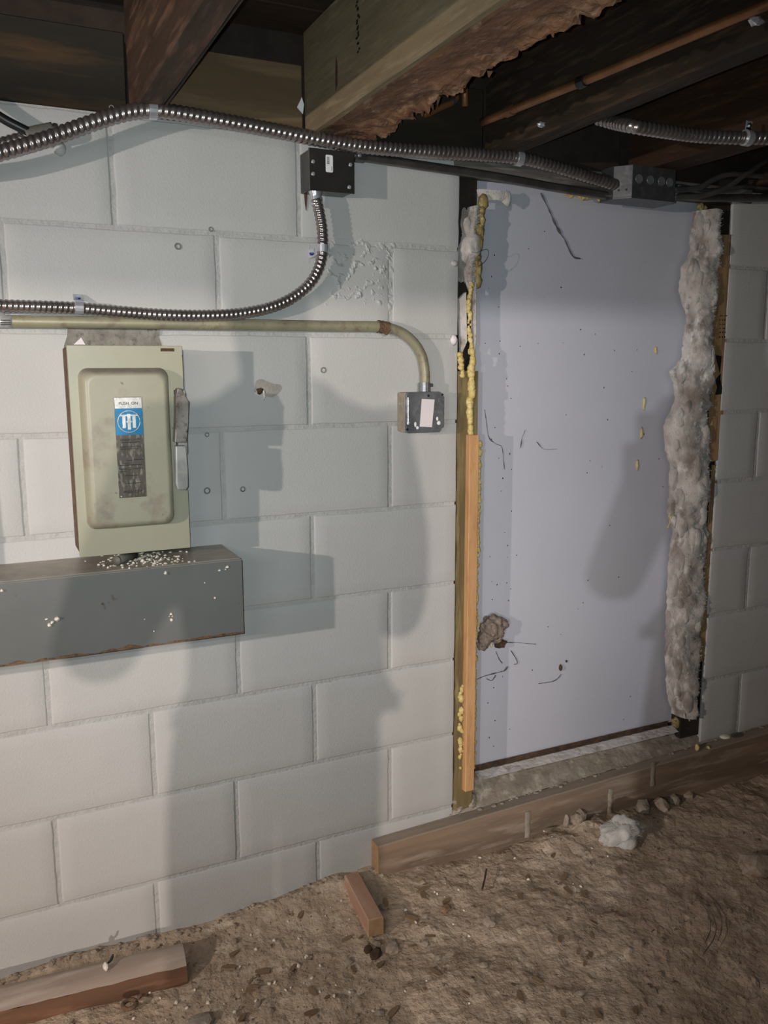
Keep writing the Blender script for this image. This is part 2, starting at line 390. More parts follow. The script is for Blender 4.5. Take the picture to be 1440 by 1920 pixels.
# chipped hole and old plug marks
bm = new(); c = P(497, 728, y=0)
prism(bm, [Vector((c.x+q*(1+0.35*noise.noise(Vector((q*90, w_*90, 3)))), -0.0016, c.z+w_)) for q, w_ in [(0.030*math.cos(t)*(1.25 if math.cos(t) > 0 else 0.9), 0.017*math.sin(t)+0.005*math.cos(3*t)) for t in [i*math.pi/12 for i in range(24)]]], (0, 0.003, 0))
sub(obj('bare_chip', bm, mat('scraped_bare_block', (0.40, 0.37, 0.33), (0.33, 0.30, 0.27), scale=40, rough=0.95, bump=0.5, bscale=160)), wall)
bm = new(); lump(bm, P(487, 733, y=-0.0015), 0.008, 0.0022, 0.007, 0.5, 2.5, 2, 5); sub(obj('chipped_hole', bm, M['rot'], smooth=True), wall)
bm = new(); lump(bm, P(495, 741, y=-0.0018), 0.004, 0.003, 0.010, 0.5, 2.5, 2, 8); sub(obj('chip_ridge', bm, M['crumb'], smooth=True), wall)
for u, v, r in ((333, 462, 0.0055), (606, 694, 0.0055), (388, 920, 0.006), (455, 917, 0.005), (388, 815, 0.004), (209, 202, 0.004), (395, 430, 0.004)):
    bm = new(); c = P(u, v, y=0)
    tube(bm, [c+Vector((r*math.cos(a), -0.0015, r*math.sin(a))) for a in [i*math.pi/7 for i in range(15)]], r*0.28, 6)
    sub(obj('plug_ring', bm, M['bare']), wall)
bm = new(); lump(bm, P(852, 494, y=-0.003), 0.010, 0.006, 0.007, 0.3, 2, 2, 3); sub(obj('mortar_blob', bm, M['paint'], smooth=True), wall)
bm = new(); lump(bm, P(112, 279, y=-0.004), 0.012, 0.01, 0.013, 0.25, 2, 2, 5); sub(obj('mortar_blob', bm, M['paint'], smooth=True), wall)
bm = new(); lump(bm, P(851, 637, y=-0.004), 0.009, 0.006, 0.012, 0.35, 2, 2, 8)
tag(obj('caulk_blob', bm, M['pinkwhite'], smooth=True), 'pinkish white dollop of caulk at the wall edge left of the jamb', 'caulk')

# other walls, ceiling deck in planks
for nm, a in (('wall_left', (-8.15, -8.0, -9.5, 0.18, -0.1, 2.0)), ('wall_right', (2.6, 2.75, -9.5, 0.18, -0.1, 2.0)), ('wall_front', (-8.0, 2.6, -9.65, -9.5, -0.1, 2.0))):
    bm = new(); box(bm, *a); obj(nm, bm, M['greywall'], kind='structure')
bm = new(); box(bm, -8.0, 2.6, -9.5, 0.18, 1.992, 2.05); ceil = obj('ceiling', bm, M['deck'], kind='structure')
y = 0.02
for i in range(16):
    wd = 0.135; bm = new(); box(bm, -1.9, 2.2, y-wd+0.004, y, 1.97, 1.99+0.001*(i % 2), bev=0.002); sub(obj('plank', bm, M['deck']), ceil); y -= wd
# unseen blocker added to keep the far flood off the wall's left part
bm = new(); box(bm, -4.30, -3.44, -4.35, -3.95, -0.1, 1.99, bev=0.01); obj('wall_flood_blocker', bm, M['greywall'], kind='structure')
# girder behind the camera carrying the joists
bm = new(); box(bm, -8.0, 2.6, -3.58, -3.44, 1.575, 1.763, bev=0.005); obj('beam_girder', bm, M['joist_old'], kind='structure')

# ------------------------------------------------------------------ ceiling timbers
def joist(x0, x1, m, label, z0=ZT, y1=0.0, jit=0.0015, grp=None):
    bm = new()
    n = 30
    rings = []
    for i in range(n+1):
        y = y1-3.44*i/n
        def J(): return R.uniform(-jit, jit)
        rings.append([bm.verts.new((x, y, z)) for x, z in ((x0+J(), z0+0.004+J()), (x0+0.004, z0+J()), (x1-0.004, z0+J()), (x1+J(), z0+0.004+J()), (x1, 1.968), (x0, 1.968))])
    for a, b in zip(rings, rings[1:]):
        for k in range(6): bm.faces.new((a[k], a[(k+1) % 6], b[(k+1) % 6], b[k]))
    bm.faces.new(rings[0]); bm.faces.new(rings[-1][::-1])
    return tag(obj('floor_joist', bm, m), label, 'joist', grp)
joist(-0.572, -0.520, M['joist_old'], 'old dark brown floor joist above the conduit strap, cracked along its side')
jn = joist(-0.206, -0.186, M['joist_new'], 'pale sawn floor joist with black stamp marks, ending over the dark junction box')
j3 = joist(0.245, 0.298, M['joist_dark'], 'very dark floor joist with the copper pipe clipped beside it')
joist(0.675, 0.775, M['joist_red'], 'red-brown floor joist above the knockout box')
joist(1.10, 1.15, M['joist_dark'], 'dark floor joist beyond the right end of the door panel')
# stamp marks on the pale joist: small black print
bm = new()
for i in range(9):
    p = P(668+2*(i % 3), 8+i*11, x=-0.2075)
    for k in range(2):
        q = p+Vector((0, R.uniform(-0.004, 0.004), R.uniform(-0.004, 0.004))); box(bm, q.x-0.0003, q.x+0.001, q.y-0.003, q.y+0.003, q.z-0.0018, q.z+0.0018)
sub(obj('ink_stamp', bm, M['ink']), jn)
bm = new(); p = P(630, 138, x=-0.2075); prism(bm, [p+Vector((0, a, b)) for a, b in ((0.004, -0.03), (-0.004, -0.02), (-0.006, 0.01), (0, 0.03), (0.004, 0.005))], (0.002, 0, 0)); sub(obj('bark_scar', bm, M['rot']), jn)
# crack along the side of the old joist: a dark split sliver
bm = new(); tube(bm, [Vector((-0.519, -0.03-0.1*i, 1.765+0.003*noise.noise(Vector((i*1.3, 0, 0))))) for i in range(9)], 0.0022, 6, jit=0.4)
tag(obj('split_seam', bm, M['void']), 'thin black split running along the right edge of the old joist', 'crack')

# old rotten timber with a torn lower face, beside the pale joist
bm = new()
ny, nx = 240, 20
def torn(i, j):
    y = -0.005-1.5*i/ny; s = j/nx
    x = -0.184+0.116*s + (0.016*fb(y*17, 2, 3, 4) if s > 0.93 else 0.0)
    rag = fb(y*13, s*3.0, 1, 4); stringy = fb(y*45, s*2.0, 6, 3)
    edge = max(0.0, (s-0.45)/0.55)
    drop = 0.006*edge + 0.013*rag*(0.25+edge) + 0.010*stringy*edge
    return Vector((x + 0.004*stringy*edge, y + 0.004*noise.noise(Vector((y*50, s*5, 9))), 1.766 + 0.006*(s < 0.05) - max(-0.012, drop)))
g = [[bm.verts.new(torn(i, j)) for j in range(nx+1)] for i in range(ny+1)]
for i in range(ny):
    for j in range(nx): bm.faces.new((g[i][j], g[i+1][j], g[i+1][j+1], g[i][j+1]))
tp = [(bm.verts.new((-0.184, -0.005-1.5*i/ny, 1.968)), bm.verts.new((-0.070, -0.005-1.5*i/ny, 1.968))) for i in range(ny+1)]
for i in range(ny):
    bm.faces.new((g[i][0], g[i+1][0], tp[i+1][0], tp[i][0])); bm.faces.new((g[i][nx], tp[i][1], tp[i+1][1], g[i+1][nx])); bm.faces.new((tp[i][0], tp[i+1][0], tp[i+1][1], tp[i][1]))
bm.faces.new([g[0][j] for j in range(nx+1)] + [tp[0][1], tp[0][0]]); bm.faces.new([g[ny][j] for j in range(nx+1)][::-1] + [tp[ny][0], tp[ny][1]])
torn_j = thing('rotten_timber', (-0.115, 0, 1.77), 'rotten brown timber with torn splintered underside beside the pale joist', 'timber')
obj('body', bm, M['ragged'], torn_j)
bm = new()
for i in range(45):
    y = -0.02-1.2*R.random()**1.1; x = -0.062+R.uniform(-0.03, 0.006); L_ = R.uniform(0.003, 0.011)
    a = Vector((x, y, 1.768)); b = a+Vector((R.uniform(-0.004, 0.010), R.uniform(-0.014, 0.014), -L_-0.004))
    sd = Vector((R.uniform(-1, 1), R.uniform(-1, 1), 0)).normalized()*R.uniform(0.002, 0.005)
    vv = [bm.verts.new(q) for q in (a-sd, a+sd, a.lerp(b, 0.6)+sd*0.5, b, a.lerp(b, 0.6)-sd*0.4)]
    bm.faces.new(vv); bm.faces.new([bm.verts.new(v.co+Vector((0.0012, 0, 0))) for v in vv])
obj('splinters', bm, M['ragged'], torn_j, kind='stuff')

def board(name, x0, x1, y0, y1, z0, z1, m, label, cat='board', bev=0.003):
    bm = new(); box(bm, x0, x1, y0, y1, z0, z1, bev=bev, seg=1, jit=0.0008); return tag(obj(name, bm, m), label, cat)
board('rim_board', -2.4, -0.574, 0.002, 0.042, ZT, 1.915, M['rim'], 'dark stained rim board on the wall top, left of the old joist')
board('rim_board', -0.518, -0.209, 0.002, 0.040, ZT, 1.905, M['rim2'], 'brown plywood rim board between the old joist and the pale joist')
board('rim_board', -0.068, 0.243, 0.006, 0.046, ZT, 1.915, M['rim'], 'dim rim board behind the copper pipe elbow')
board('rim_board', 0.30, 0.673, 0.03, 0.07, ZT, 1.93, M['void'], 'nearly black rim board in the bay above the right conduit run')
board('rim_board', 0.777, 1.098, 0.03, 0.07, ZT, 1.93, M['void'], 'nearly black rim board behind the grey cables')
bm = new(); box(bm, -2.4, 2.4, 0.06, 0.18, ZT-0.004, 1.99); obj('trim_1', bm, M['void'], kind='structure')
# paper tag by the pale joist
bm = new(); prism(bm, [P(u, v, y=-0.012) for u, v in ((566, 182), (557, 201), (568, 214), (570, 196))], (0, 0.001, 0)); tag(obj('paper_tag', bm, M['white']), 'small torn white tag stuck where the rim board meets the pale joist', 'tag')

# ------------------------------------------------------------------ doorway: panel, jamb, lintel, curb
YD = 0.058
dl, dr_, db, dt = 0.250, 0.988, 0.188, 1.735
bm = new(); box(bm, dl, dr_, YD, YD+0.03, db, dt, bev=0.0015)
door = thing('door_panel', (0.63, YD, db), 'blue-grey painted panel filling the old doorway', 'panel')
obj('panel', bm, M['door'], door)
bm = new(); box(bm, dl-0.002, dl+0.006, YD-0.006, YD+0.002, db+0.02, 1.62, bev=0.001); obj('edge_strip', bm, M['whitewood'], door, label='pale bare edge of the panel')
bm = new()
sheet(bm, 40, 3, lambda s, t: Vector((dl+0.01+(dr_-dl-0.03)*s, YD-0.004+0.003*noise.noise(Vector((s*30, t, 0))), db-0.006+0.016*t+0.002*noise.noise(Vector((s*40, t*2, 3))))))
obj('rotten_edge', bm, M['rot'], door, label='dark rotten lower edge of the panel')
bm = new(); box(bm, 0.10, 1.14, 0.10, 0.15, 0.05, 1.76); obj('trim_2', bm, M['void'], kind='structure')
# lintel board and ledge above the panel
board('lintel_board', 0.16, 1.12, -0.004, 0.10, 1.722, ZT-0.002, M['lintel'], 'grey weathered lintel board over the door panel, under the conduit', 'board')
board('ledge_board', -0.10, 0.80, -0.016, -0.001, 1.695, ZT-0.004, M['lintel'], 'grey ledge board along the wall top behind the long conduit', 'board') if False else None
# whitewashed strip
bm = new(); sheet(bm, 60, 4, lambda s, t: Vector((dl+0.02+(dr_-dl-0.03)*s, YD-0.012-0.03*t + 0.004*noise.noise(Vector((s*40, t*3, 0))), db-0.004-0.010*t-0.006*t*max(0, noise.noise(Vector((s*60, 1, 2)))))))
tag(obj('threshold_strip', bm, M['whitewood']), 'whitewashed strip along the foot of the door panel', 'strip')
# concrete curb sloping down to the form board
def btop(x): return 0.0945+0.038*(x+0.06)/1.36
bm = new()
def curb(s, t):
    x = 0.165+2.2*s; y = 0.075-0.078*t
    inside = 1.0 if x < 1.04 else 0.55
    z0 = btop(x)+0.002; z1 = 0.176 if x < 1.04 else 0.172
    z = z0+(z1-z0)*(1-t)**0.9 + 0.005*fb(x*12, y*20, 1)*(1 if 0.05 < t < 0.97 else 0.4)
    return Vector((x, y, z))
sheet(bm, 140, 12, curb)
tag(obj('concrete_curb', bm, M['concrete']), 'rough sloping concrete curb between the door panel and the form board', 'curb')
# form board (dirty 2x4 on edge)
bm = new()
n = 40; rr = []
for i in range(n+1):
    x = -0.060+2.5*i/n; zt = btop(x)
    w_ = 0.0012*noise.noise(Vector((x*8, 0, 0)))
    rr.append([bm.verts.new(q) for q in ((x, -0.0395+w_, -0.03), (x, -0.040+w_, zt-0.003), (x, -0.037+w_, zt), (x, -0.002, zt+0.001), (x, -0.002, -0.03))])
for a, b in zip(rr, rr[1:]):
    for k in range(5): bm.faces.new((a[k], a[(k+1) % 5], b[(k+1) % 5], b[k]))
bm.faces.new(rr[-1][::-1]); bm.faces.new(rr[0])
fbd = thing('form_board', (-0.06, -0.02, 0), 'dirty brown lumber board on edge along the foot of the curb', 'board')
obj('board', bm, M['formwood'], fbd)
bm = new(); box(bm, -0.0625, -0.0598, -0.040, -0.002, 0.0, btop(-0.06), bev=0.0006); obj('sawn_end', bm, M['endgrain'], fbd, label='pale sawn end of the board')
for u, v, s_ in ((1145, 1500, 0), (990, 1545, 1), (1225, 1450, 2)):
    bm = new(); c = P(u, v, y=-0.043)
    sheet(bm, 4, 10, lambda s, t: Vector((c.x-0.008+0.018*s+0.003*noise.noise(Vector((t*5, s, s_))), -0.0405-0.003*math.sin(math.pi*min(1, max(0, s)))*(0.6+0.6*t), c.z+0.035-0.075*t)))
    obj('mortar_drip', bm, M['concrete'] if s_ else M['stone'], fbd, smooth=True)

# left jamb: weathered jamb board, fresh batten, foam
jx0, jx1 = 0.183, 0.232
bm = new(); n = 60; rr = []
for i in range(n+1):
    z = 0.115+1.15*i/n; jj = 0.004*noise.noise(Vector((z*14, 0, 0)))+0.003*noise.noise(Vector((z*40, 5, 0)))
    rr.append([bm.verts.new(q) for q in ((jx0+jj-0.004, 0.004, z), (jx0+jj, -0.004, z), (jx1, -0.003, z), (jx1, 0.05, z), (jx0, 0.05, z))])
for a, b in zip(rr, rr[1:]):
    for k in range(5): bm.faces.new((a[k], a[(k+1) % 5], b[(k+1) % 5], b[k]))
bm.faces.new(rr[0]); bm.faces.new(rr[-1][::-1])
tag(obj('jamb_board', bm, M['stud']), 'olive-brown weathered jamb board at the left of the door panel', 'board')
bt, bb = P(885, 815, y=-0.012), P(872, 1470, y=-0.012)
bm = new(); box(bm, bt.x-0.012, bt.x+0.015, -0.022, 0.02, 0.172, bt.z, bev=0.0015)
tag(obj('pine_batten', bm, M['batten']), 'narrow fresh pine batten nailed upright over the jamb board', 'batten')

def foam_run(name, pts, r0_, m, label, dens=1.0, seed=0, jitter=0.35):
    bm = new(); c = spline(pts, r0_*0.9)
    rr_ = random.Random(seed)
    for i, p in enumerate(c):
        if rr_.random() > dens: continue
        r = r0_*rr_.uniform(0.55, 1.25)
        lump(bm, p+Vector((rr_.uniform(-jitter, jitter)*r0_, rr_.uniform(-0.3, 0.3)*r0_, 0)), r, r*0.9, r*rr_.uniform(0.9, 1.7), 0.30, 2.0, 2, seed+i*0.7)
    return tag(obj(name, bm, m, smooth=True), label, 'foam')
foam_run('spray_foam', [P(u, v, y=0.018) for u, v in ((899, 832), (897, 960), (893, 1100), (890, 1250), (888, 1440))], 0.0055, M['foam'], 'yellow spray foam beads down the right side of the pine batten', 0.8, 1)
foam_run('spray_foam', [P(u, v, y=-0.006) for u, v in ((866, 1280), (862, 1340), (866, 1400), (862, 1440))], 0.006, M['foam'], 'yellow foam globs low on the left edge of the jamb board', 0.6, 2, 0.8)
foam_run('spray_foam', [P(u, v, y=-0.008) for u, v in ((886, 660), (884, 700), (883, 740), (881, 780), (882, 812))], 0.0085, M['foam'], 'thick yellow foam column above the top of the pine batten', 1, 3, 0.25)
foam_run('spray_foam', [P(u, v, y=0.000) for u, v in ((884, 530), (880, 570), (881, 620), (884, 660))], 0.0055, M['foam'], 'thin cracked yellow foam line at mid-height of the jamb gap', 1, 4, 0.6)
foam_run('spray_foam', [P(u, v, y=0.010) for u, v in ((906, 378), (903, 405), (899, 440), (895, 480), (893, 525))], 0.012, M['foam_old'], 'olive-brown old foam in the upper part of the jamb gap', 1, 5, 0.3)
foam_run('spray_foam', [P(u, v, y=-0.004) for u, v in ((862, 665), (864, 690), (866, 705))], 0.007, M['foam'], 'small yellow foam blob on the wall edge under the caulk', 1, 6, 0.5)
foam_run('spray_foam', [P(u, v, y=0.020) for u, v in ((1045, 356), (1075, 362), (1110, 366), (1140, 370))], 0.0085, M['foam'], 'yellow foam squeezed out under the lintel left of the knockout box', 0.85, 7, 0.5)
foam_run('spray_foam', [P(u, v, y=0.030) for u, v in ((1313, 387), (1326, 390))], 0.007, M['foam'], 'yellow foam dab at the upper right corner of the door panel', 1, 8, 0.5)
foam_run('spray_foam', [P(u, v, y=0.03) for u, v in ((1266, 1352), (1282, 1362), (1296, 1368))], 0.011, M['foam_old'], 'brown foam clump at the lower right corner of the door panel', 1, 9, 0.5)
# pale painted wood slivers in the gap above the jamb board
for a, lab in ((((862, 560), (874, 548), (876, 640), (866, 664)), 'pale blue painted wood sliver beside the foam line, above the jamb board'), (((885, 520), (893, 505), (893, 640), (889, 660)), 'cream painted wood sliver beside the edge of the door panel')):
    bm = new(); prism(bm, [P(u, v, y=0.004) for u, v in a], (0, 0.012, 0)); tag(obj('wood_sliver', bm, M['whitewood']), lab, 'wood')
bm = new(); box(bm, 0.186, 0.246, 0.035, 0.09, 1.25, 1.72, bev=0.002); tag(obj('jamb_stud', bm, M['void']), 'dark old stud deep in the upper jamb gap', 'stud')

# glass wool
def wool(name, rows, y_out, m, label, res=0.006, amp=0.013, seed=0):
    """rows: (v, left u, right u) in the gap, puffed outward"""
    bm = new(); z_of = lambda v: P((rows[0][1]+rows[0][2])/2, v, y=0.02).z
    tab = [(P(l, v, y=0.01).z, P(l, v, y=0.01).x, P(r_, v, y=0.01).x) for v, l, r_ in rows]
    zt, zb = tab[0][0], tab[-1][0]; nz_ = int((zt-zb)/res); nx_ = 16
    def at(z):
        for (z1, a1, b1), (z2, a2, b2) in zip(tab, tab[1:]):
            if z2 <= z <= z1:
                t = (z1-z)/(z1-z2); return a1+(a2-a1)*t, b1+(b2-b1)*t
        return tab[-1][1:]
    def f(s, t):
        z = zt+(zb-zt)*t; a, b = at(max(zb, min(zt, z)))
        th = math.pi*s
        x = (a+b)/2-(b-a)/2*math.cos(th); p = Vector((x*9, z*9, seed))
        k = fb(p.x*1.3, p.y*1.3, seed, 3)
        k2 = fb(p.x*5, p.y*5, seed+3, 3)
        y = 0.045-(0.045-y_out)*math.sin(th)**0.6 - amp*(k+0.5*k2)*math.sin(th)**0.5
        return Vector((x + 0.006*k2*abs(math.cos(th)), y, z + 0.004*k))
    sheet(bm, nx_, nz_, f)
    r2 = random.Random(int(seed*10)+77)
    for i in range(int(62*(zt-zb))):
        s = r2.choice((r2.uniform(0.06, 0.25), r2.uniform(0.2, 0.8))); t = r2.uniform(0.02, 0.97); p = f(s, t); q = r2.uniform(0.007, 0.020)
        lump(bm, p+Vector((0, 0.006, 0)), q*r2.uniform(0.6, 1.1), q*0.7, q*r2.uniform(1.0, 2.4), 0.28, 1.4, 3, i*1.37+seed)
    t_ = thing(name, (tab[-1][1], 0.02, zb), label, 'insulation')
    obj('batt', bm, m, t_, smooth=True)
    fbm = new(); rr_ = random.Random(int(seed*10)+5)
    for i in range(int(1500*(zt-zb))):
        s = rr_.uniform(0.0, 1.0); t = rr_.random(); p = f(s, t)
        d = Vector((rr_.uniform(-1, 1)*0.7, rr_.uniform(-0.9, -0.1), rr_.uniform(-0.8, 0.8))).normalized()*rr_.uniform(0.003, 0.010)
        q = p+d*0.5+Vector((rr_.uniform(-1, 1), 0, rr_.uniform(-1, 1)))*0.004
        tube(fbm, [p, q, p+d], lambda i, n: (0.0009, 0.0006, 0.0002)[i], 3, caps=False)
    obj('fibres', fbm, m, t_, kind='stuff')
    return t_
wool('glass_wool', [(392, 1316, 1352), (430, 1312, 1348), (470, 1310, 1347), (500, 1296, 1345), (540, 1290, 1343), (566, 1294, 1340), (590, 1304, 1336), (640, 1300, 1332), (680, 1292, 1336), (695, 1270, 1336), (715, 1278, 1334), (750, 1284, 1330), (785, 1266, 1328), (800, 1261, 1330), (840, 1263, 1330), (870, 1272, 1330), (930, 1270, 1326), (960, 1266, 1325), (1000, 1278, 1328), (1030, 1272, 1322), (1080, 1268, 1318), (1130, 1266, 1320), (1180, 1264, 1314), (1240, 1262, 1310), (1300, 1266, 1308), (1345, 1274, 1304)],
     -0.018, M['wool'], 'long ragged strip of grey glass wool stuffed down the right side of the door panel', amp=0.019, seed=1.0)
wool('glass_wool', [(385, 886, 900), (420, 878, 895), (450, 873, 888), (480, 872, 890), (510, 871, 888), (528, 873, 884)], 0.0, M['wool'], 'small tuft of grey glass wool in the upper left jamb gap', amp=0.008, seed=2.3)
wool('glass_wool', [(352, 905, 962), (366, 910, 968), (372, 915, 950)], 0.01, M['cotton'], 'whitish wool scrap under the lintel at its left end', amp=0.006, seed=3.1)

# right stud with stamp, and dark stud piece below
def xz(u, v, y=0.0): p = P(u, v, y=y); return p
a, b, c, d = xz(1349, 440, 0.001), xz(1372, 440, 0.001), xz(1352, 862, 0.001), xz(1333, 866, 0.001)
sx0, sx1 = (a.x+d.x)/2, (b.x+c.x)/2
st = thing('wooden_stud', ((sx0+sx1)/2, 0.03, d.z), 'tan wooden stud with black stamped lettering right of the glass wool', 'stud')
bm = new(); prism(bm, [a, b, c, d], (0, 0.016, 0), 0.0012); obj('stud', bm, M['stud_tan'], st)
bm = new()
for i, v in enumerate((592, 600, 608, 616, 623, 632)):
    for k in range(4):
        p = P(1350+4.4*k+R.uniform(-1, 1), v, y=0.0005); hgt = 0.0025 if i < 4 else 0.004
        box(bm, p.x-0.0016, p.x+0.0016, -0.0002, 0.0015, p.z-hgt*0.5, p.z+hgt*0.5)
obj('ink_stamp', bm, M['ink'], st)
bm = new()
for tri in (((1341, 665), (1353, 668), (1350, 700)), ((1341, 712), (1352, 700), (1347, 736)), ((1349, 705), (1357, 738), (1341, 741))):
    prism(bm, [P(u, v, y=0.0002) for u, v in tri], (0, 0.0015, 0))
obj('black_arrow', bm, M['ink'], st)
a, b, c, d = xz(1340, 872, 0.006), xz(1350, 872, 0.006), xz(1322, 1240, 0.006), xz(1312, 1240, 0.006)
bm = new(); prism(bm, [a, b, c, d], (0, 0.011, 0), 0.001); tag(obj('wooden_stud', bm, M['stud_tan']), 'dim split stud piece in the gap below the stamped stud', 'stud')
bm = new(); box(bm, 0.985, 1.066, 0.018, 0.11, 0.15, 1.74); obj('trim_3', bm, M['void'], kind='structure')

# ------------------------------------------------------------------ disconnect switch
YS_ = -0.108
tl, tr, br_, bl = P(125, 649, y=YS_), P(341, 647, y=YS_), P(356, 1026, y=YS_), P(150, 1045, y=YS_)
x0, x1 = (tl.x+bl.x)/2, (tr.x+br_.x)/2; zt, zb = (tl.z+tr.z)/2, (bl.z+br_.z)/2
tilt = (tl.x-bl.x)
SWX = (x0, x1, zb, zt)
sw = thing('disconnect_switch', ((x0+x1)/2, 0, zb), 'olive-grey steel switch box with push on nameplate and side handle, above the trough', 'switch')
bm = new(); box(bm, x0+0.002, x1-0.004, YS_+0.004, 0.0, zb+0.002, zt-0.003, bev=0.002); obj('enclosure', bm, M['rust'], sw, label='rust-edged box behind the cover')
# cover flange with a notch for the handle
hz1, hz0 = P(343, 730, y=YS_).z, P(354, 918, y=YS_).z
nx_ = P(325, 760, y=YS_).x
pts = [(x0, zb), (x1, zb), (x1, hz0), (nx_, hz0), (nx_, hz1), (x1, hz1), (x1, zt), (x0, zt)]
bm = new(); prism(bm, [Vector((x, YS_-0.004, z)) for x, z in pts], (0, 0.014, 0), 0.0012); obj('cover_flange', bm, M['olive'], sw)
# raised cover with rounded corners
def rrect(cx, cz, hx, hz, r, y, n=6):
    out = []
    for (sx, sz, a0) in ((1, 1, 0), (-1, 1, 90), (-1, -1, 180), (1, -1, 270)):
        for k in range(n+1):
            a = math.radians(a0+90*k/n); out.append(Vector((cx+sx*(hx-r)+r*math.cos(a), y, cz+sz*(hz-r)+r*math.sin(a))))
    return out
e = [P(144, 690, y=YS_), P(317, 692, y=YS_-0.02), P(329, 980, y=YS_-0.02), P(167, 996, y=YS_-0.01)]
ex0, ex1, ez0, ez1 = (e[0].x+e[3].x)/2, (e[1].x+e[2].x)/2, (e[2].z+e[3].z)/2, (e[0].z+e[1].z)/2
ecx, ecz, ehx, ehz = (ex0+ex1)/2, (ez0+ez1)/2, (ex1-ex0)/2, (ez1-ez0)/2
bm = new(); prev = None
for ins, dy, r in [(-0.002, 0.004, 0.018), (-0.0015, 0.001, 0.018)] + [(0.014*(1-math.cos(math.radians(q))), -0.028*math.sin(math.radians(q)), 0.019) for q in (8, 25, 42, 58, 72, 83, 90)] + [(0.016, -0.028, 0.018)]:
    ring = [bm.verts.new(p) for p in rrect(ecx, ecz, ehx-ins, ehz-ins, r, YS_-0.004+dy)]
    if prev:
        for k in range(len(ring)): bm.faces.new((prev[k], prev[(k+1) % len(ring)], ring[(k+1) % len(ring)], ring[k]))
    prev = ring
bm.faces.new(prev); YC = YS_-0.004-0.028
o = obj('raised_cover', bm, M['olive_cover'], sw, smooth=True)
for p_ in o.data.polygons:
    if len(p_.vertices) > 4: p_.use_smooth = False
# slot at the upper right corner of the flange
bm = new(); p = P(314, 656, y=YS_-0.005); box(bm, p.x-0.013, p.x+0.013, YS_-0.0052, YS_-0.003, p.z-0.003, p.z+0.003); obj('latch_slot', bm, M['rot'], sw)
# nameplate
n0, n1, n2, n3 = P(215, 745, y=YC), P(267, 744, y=YC), P(273, 931, y=YC), P(222, 934, y=YC)
px0, px1, pz0, pz1 = (n0.x+n3.x)/2, (n1.x+n2.x)/2, (n2.z+n3.z)/2, (n0.z+n1.z)/2
W_, H_ = px1-px0, pz1-pz0; pcx = (px0+px1)/2
bm = new(); box(bm, px0, px1, YC-0.0012, YC+0.0005, pz0, pz1, bev=0.0004); npl = obj('nameplate', bm, M['brass'], sw, label='worn brown nameplate with silver and blue top')
def strip(name, za, zb_, m, xa=None, xb=None, y=YC-0.0012, th=0.0004):
    bm = new(); box(bm, xa if xa is not None else px0+0.0006, xb if xb is not None else px1-0.0006, y-th, y+0.0003, za, zb_); o = obj(name, bm, m)
    o.parent = npl; o.matrix_parent_inverse = Matrix.Identity(4); return o
fz = lambda f: pz1-H_*f        # fraction down the plate
strip('silver_band', fz(0.11), fz(0.004), M['silver'])
strip('blue_band', fz(0.372), fz(0.11), M['blue'])
ec = Vector((pcx, 0, fz(0.24))); er = W_*0.40
bm = new(); tube(bm, [ec+Vector((er*math.cos(a), YC-0.0018, er*math.sin(a))) for a in [i*2*math.pi/36 for i in range(37)]], 0.0010, 6)
o = obj('emblem_ring', bm, M['silver'], smooth=True); o.parent = npl
bm = new(); ye = YC-0.0020
bw = er*0.145
for k, (dx, a, b) in enumerate(((-0.46, -0.52, 0.62), (0.0, -0.74, 0.70), (0.46, -0.52, 0.62))):
    box(bm, ec.x+(dx*er)-bw, ec.x+dx*er+bw, ye, ye+0.0006, ec.z+a*er, ec.z+b*er)
for dx, w2 in ((-0.56, 0.26), (0.0, 0.30), (0.56, 0.26)):
    box(bm, ec.x+dx*er-w2*er, ec.x+dx*er+w2*er, ye-0.0002, ye+0.0005, ec.z+0.50*er, ec.z+0.64*er)
for a, b in ((-0.56, -0.38), (0.38, 0.56)): box(bm, ec.x+(a-0.06)*er, ec.x+(b+0.06)*er, ye-0.0002, ye+0.0005, ec.z-0.60*er, ec.z-0.48*er)
box(bm, ec.x-0.24*er, ec.x+0.24*er, ye-0.0003, ye+0.0004, ec.z-0.09*er, ec.z+0.06*er)
o = obj('emblem_bars', bm, M['silver']); o.parent = npl
for s, f_, size in (('PUSH  ON', 0.075, 0.0078), ('PUSH OFF', 0.955, 0.0078), ('GENERAL DUTY', 0.428, 0.0052), ('SAFETY SWITCH', 0.500, 0.0052)):
    text('lettering', s, (pcx, YC-0.0022, fz(f_)), size, M['ink'], npl)
bm = new()
for f_, a, b in ((0.445, 0.2, 0.85), (0.512, 0.15, 0.8), (0.625, 0.35, 0.55), (0.62, 0.62, 0.95), (0.655, 0.2, 0.45), (0.672, 0.08, 0.9), (0.71, 0.05, 0.35), (0.708, 0.55, 0.92), (0.735, 0.1, 0.3), (0.778, 0.25, 0.7), (0.855, 0.25, 0.85), (0.72, 0.4, 0.5)):
    x = px0+W_*a
    while x < px0+W_*b:
        l = R.uniform(0.0008, 0.003); box(bm, x, min(px0+W_*b, x+l), YC-0.0016, YC-0.001, fz(f_)-0.0008, fz(f_)+0.0008); x += l+0.0006
o = obj('worn_print', bm, M['ink']); o.parent = npl
for fx, f_ in ((0.08, 0.018), (0.92, 0.018), (0.08, 0.985)):
    bm = new(); screw(bm, (px0+W_*fx, YC-0.001, fz(f_)), 0.0016, 0.0012); o = obj('rivet', bm, M['silver']); o.parent = npl
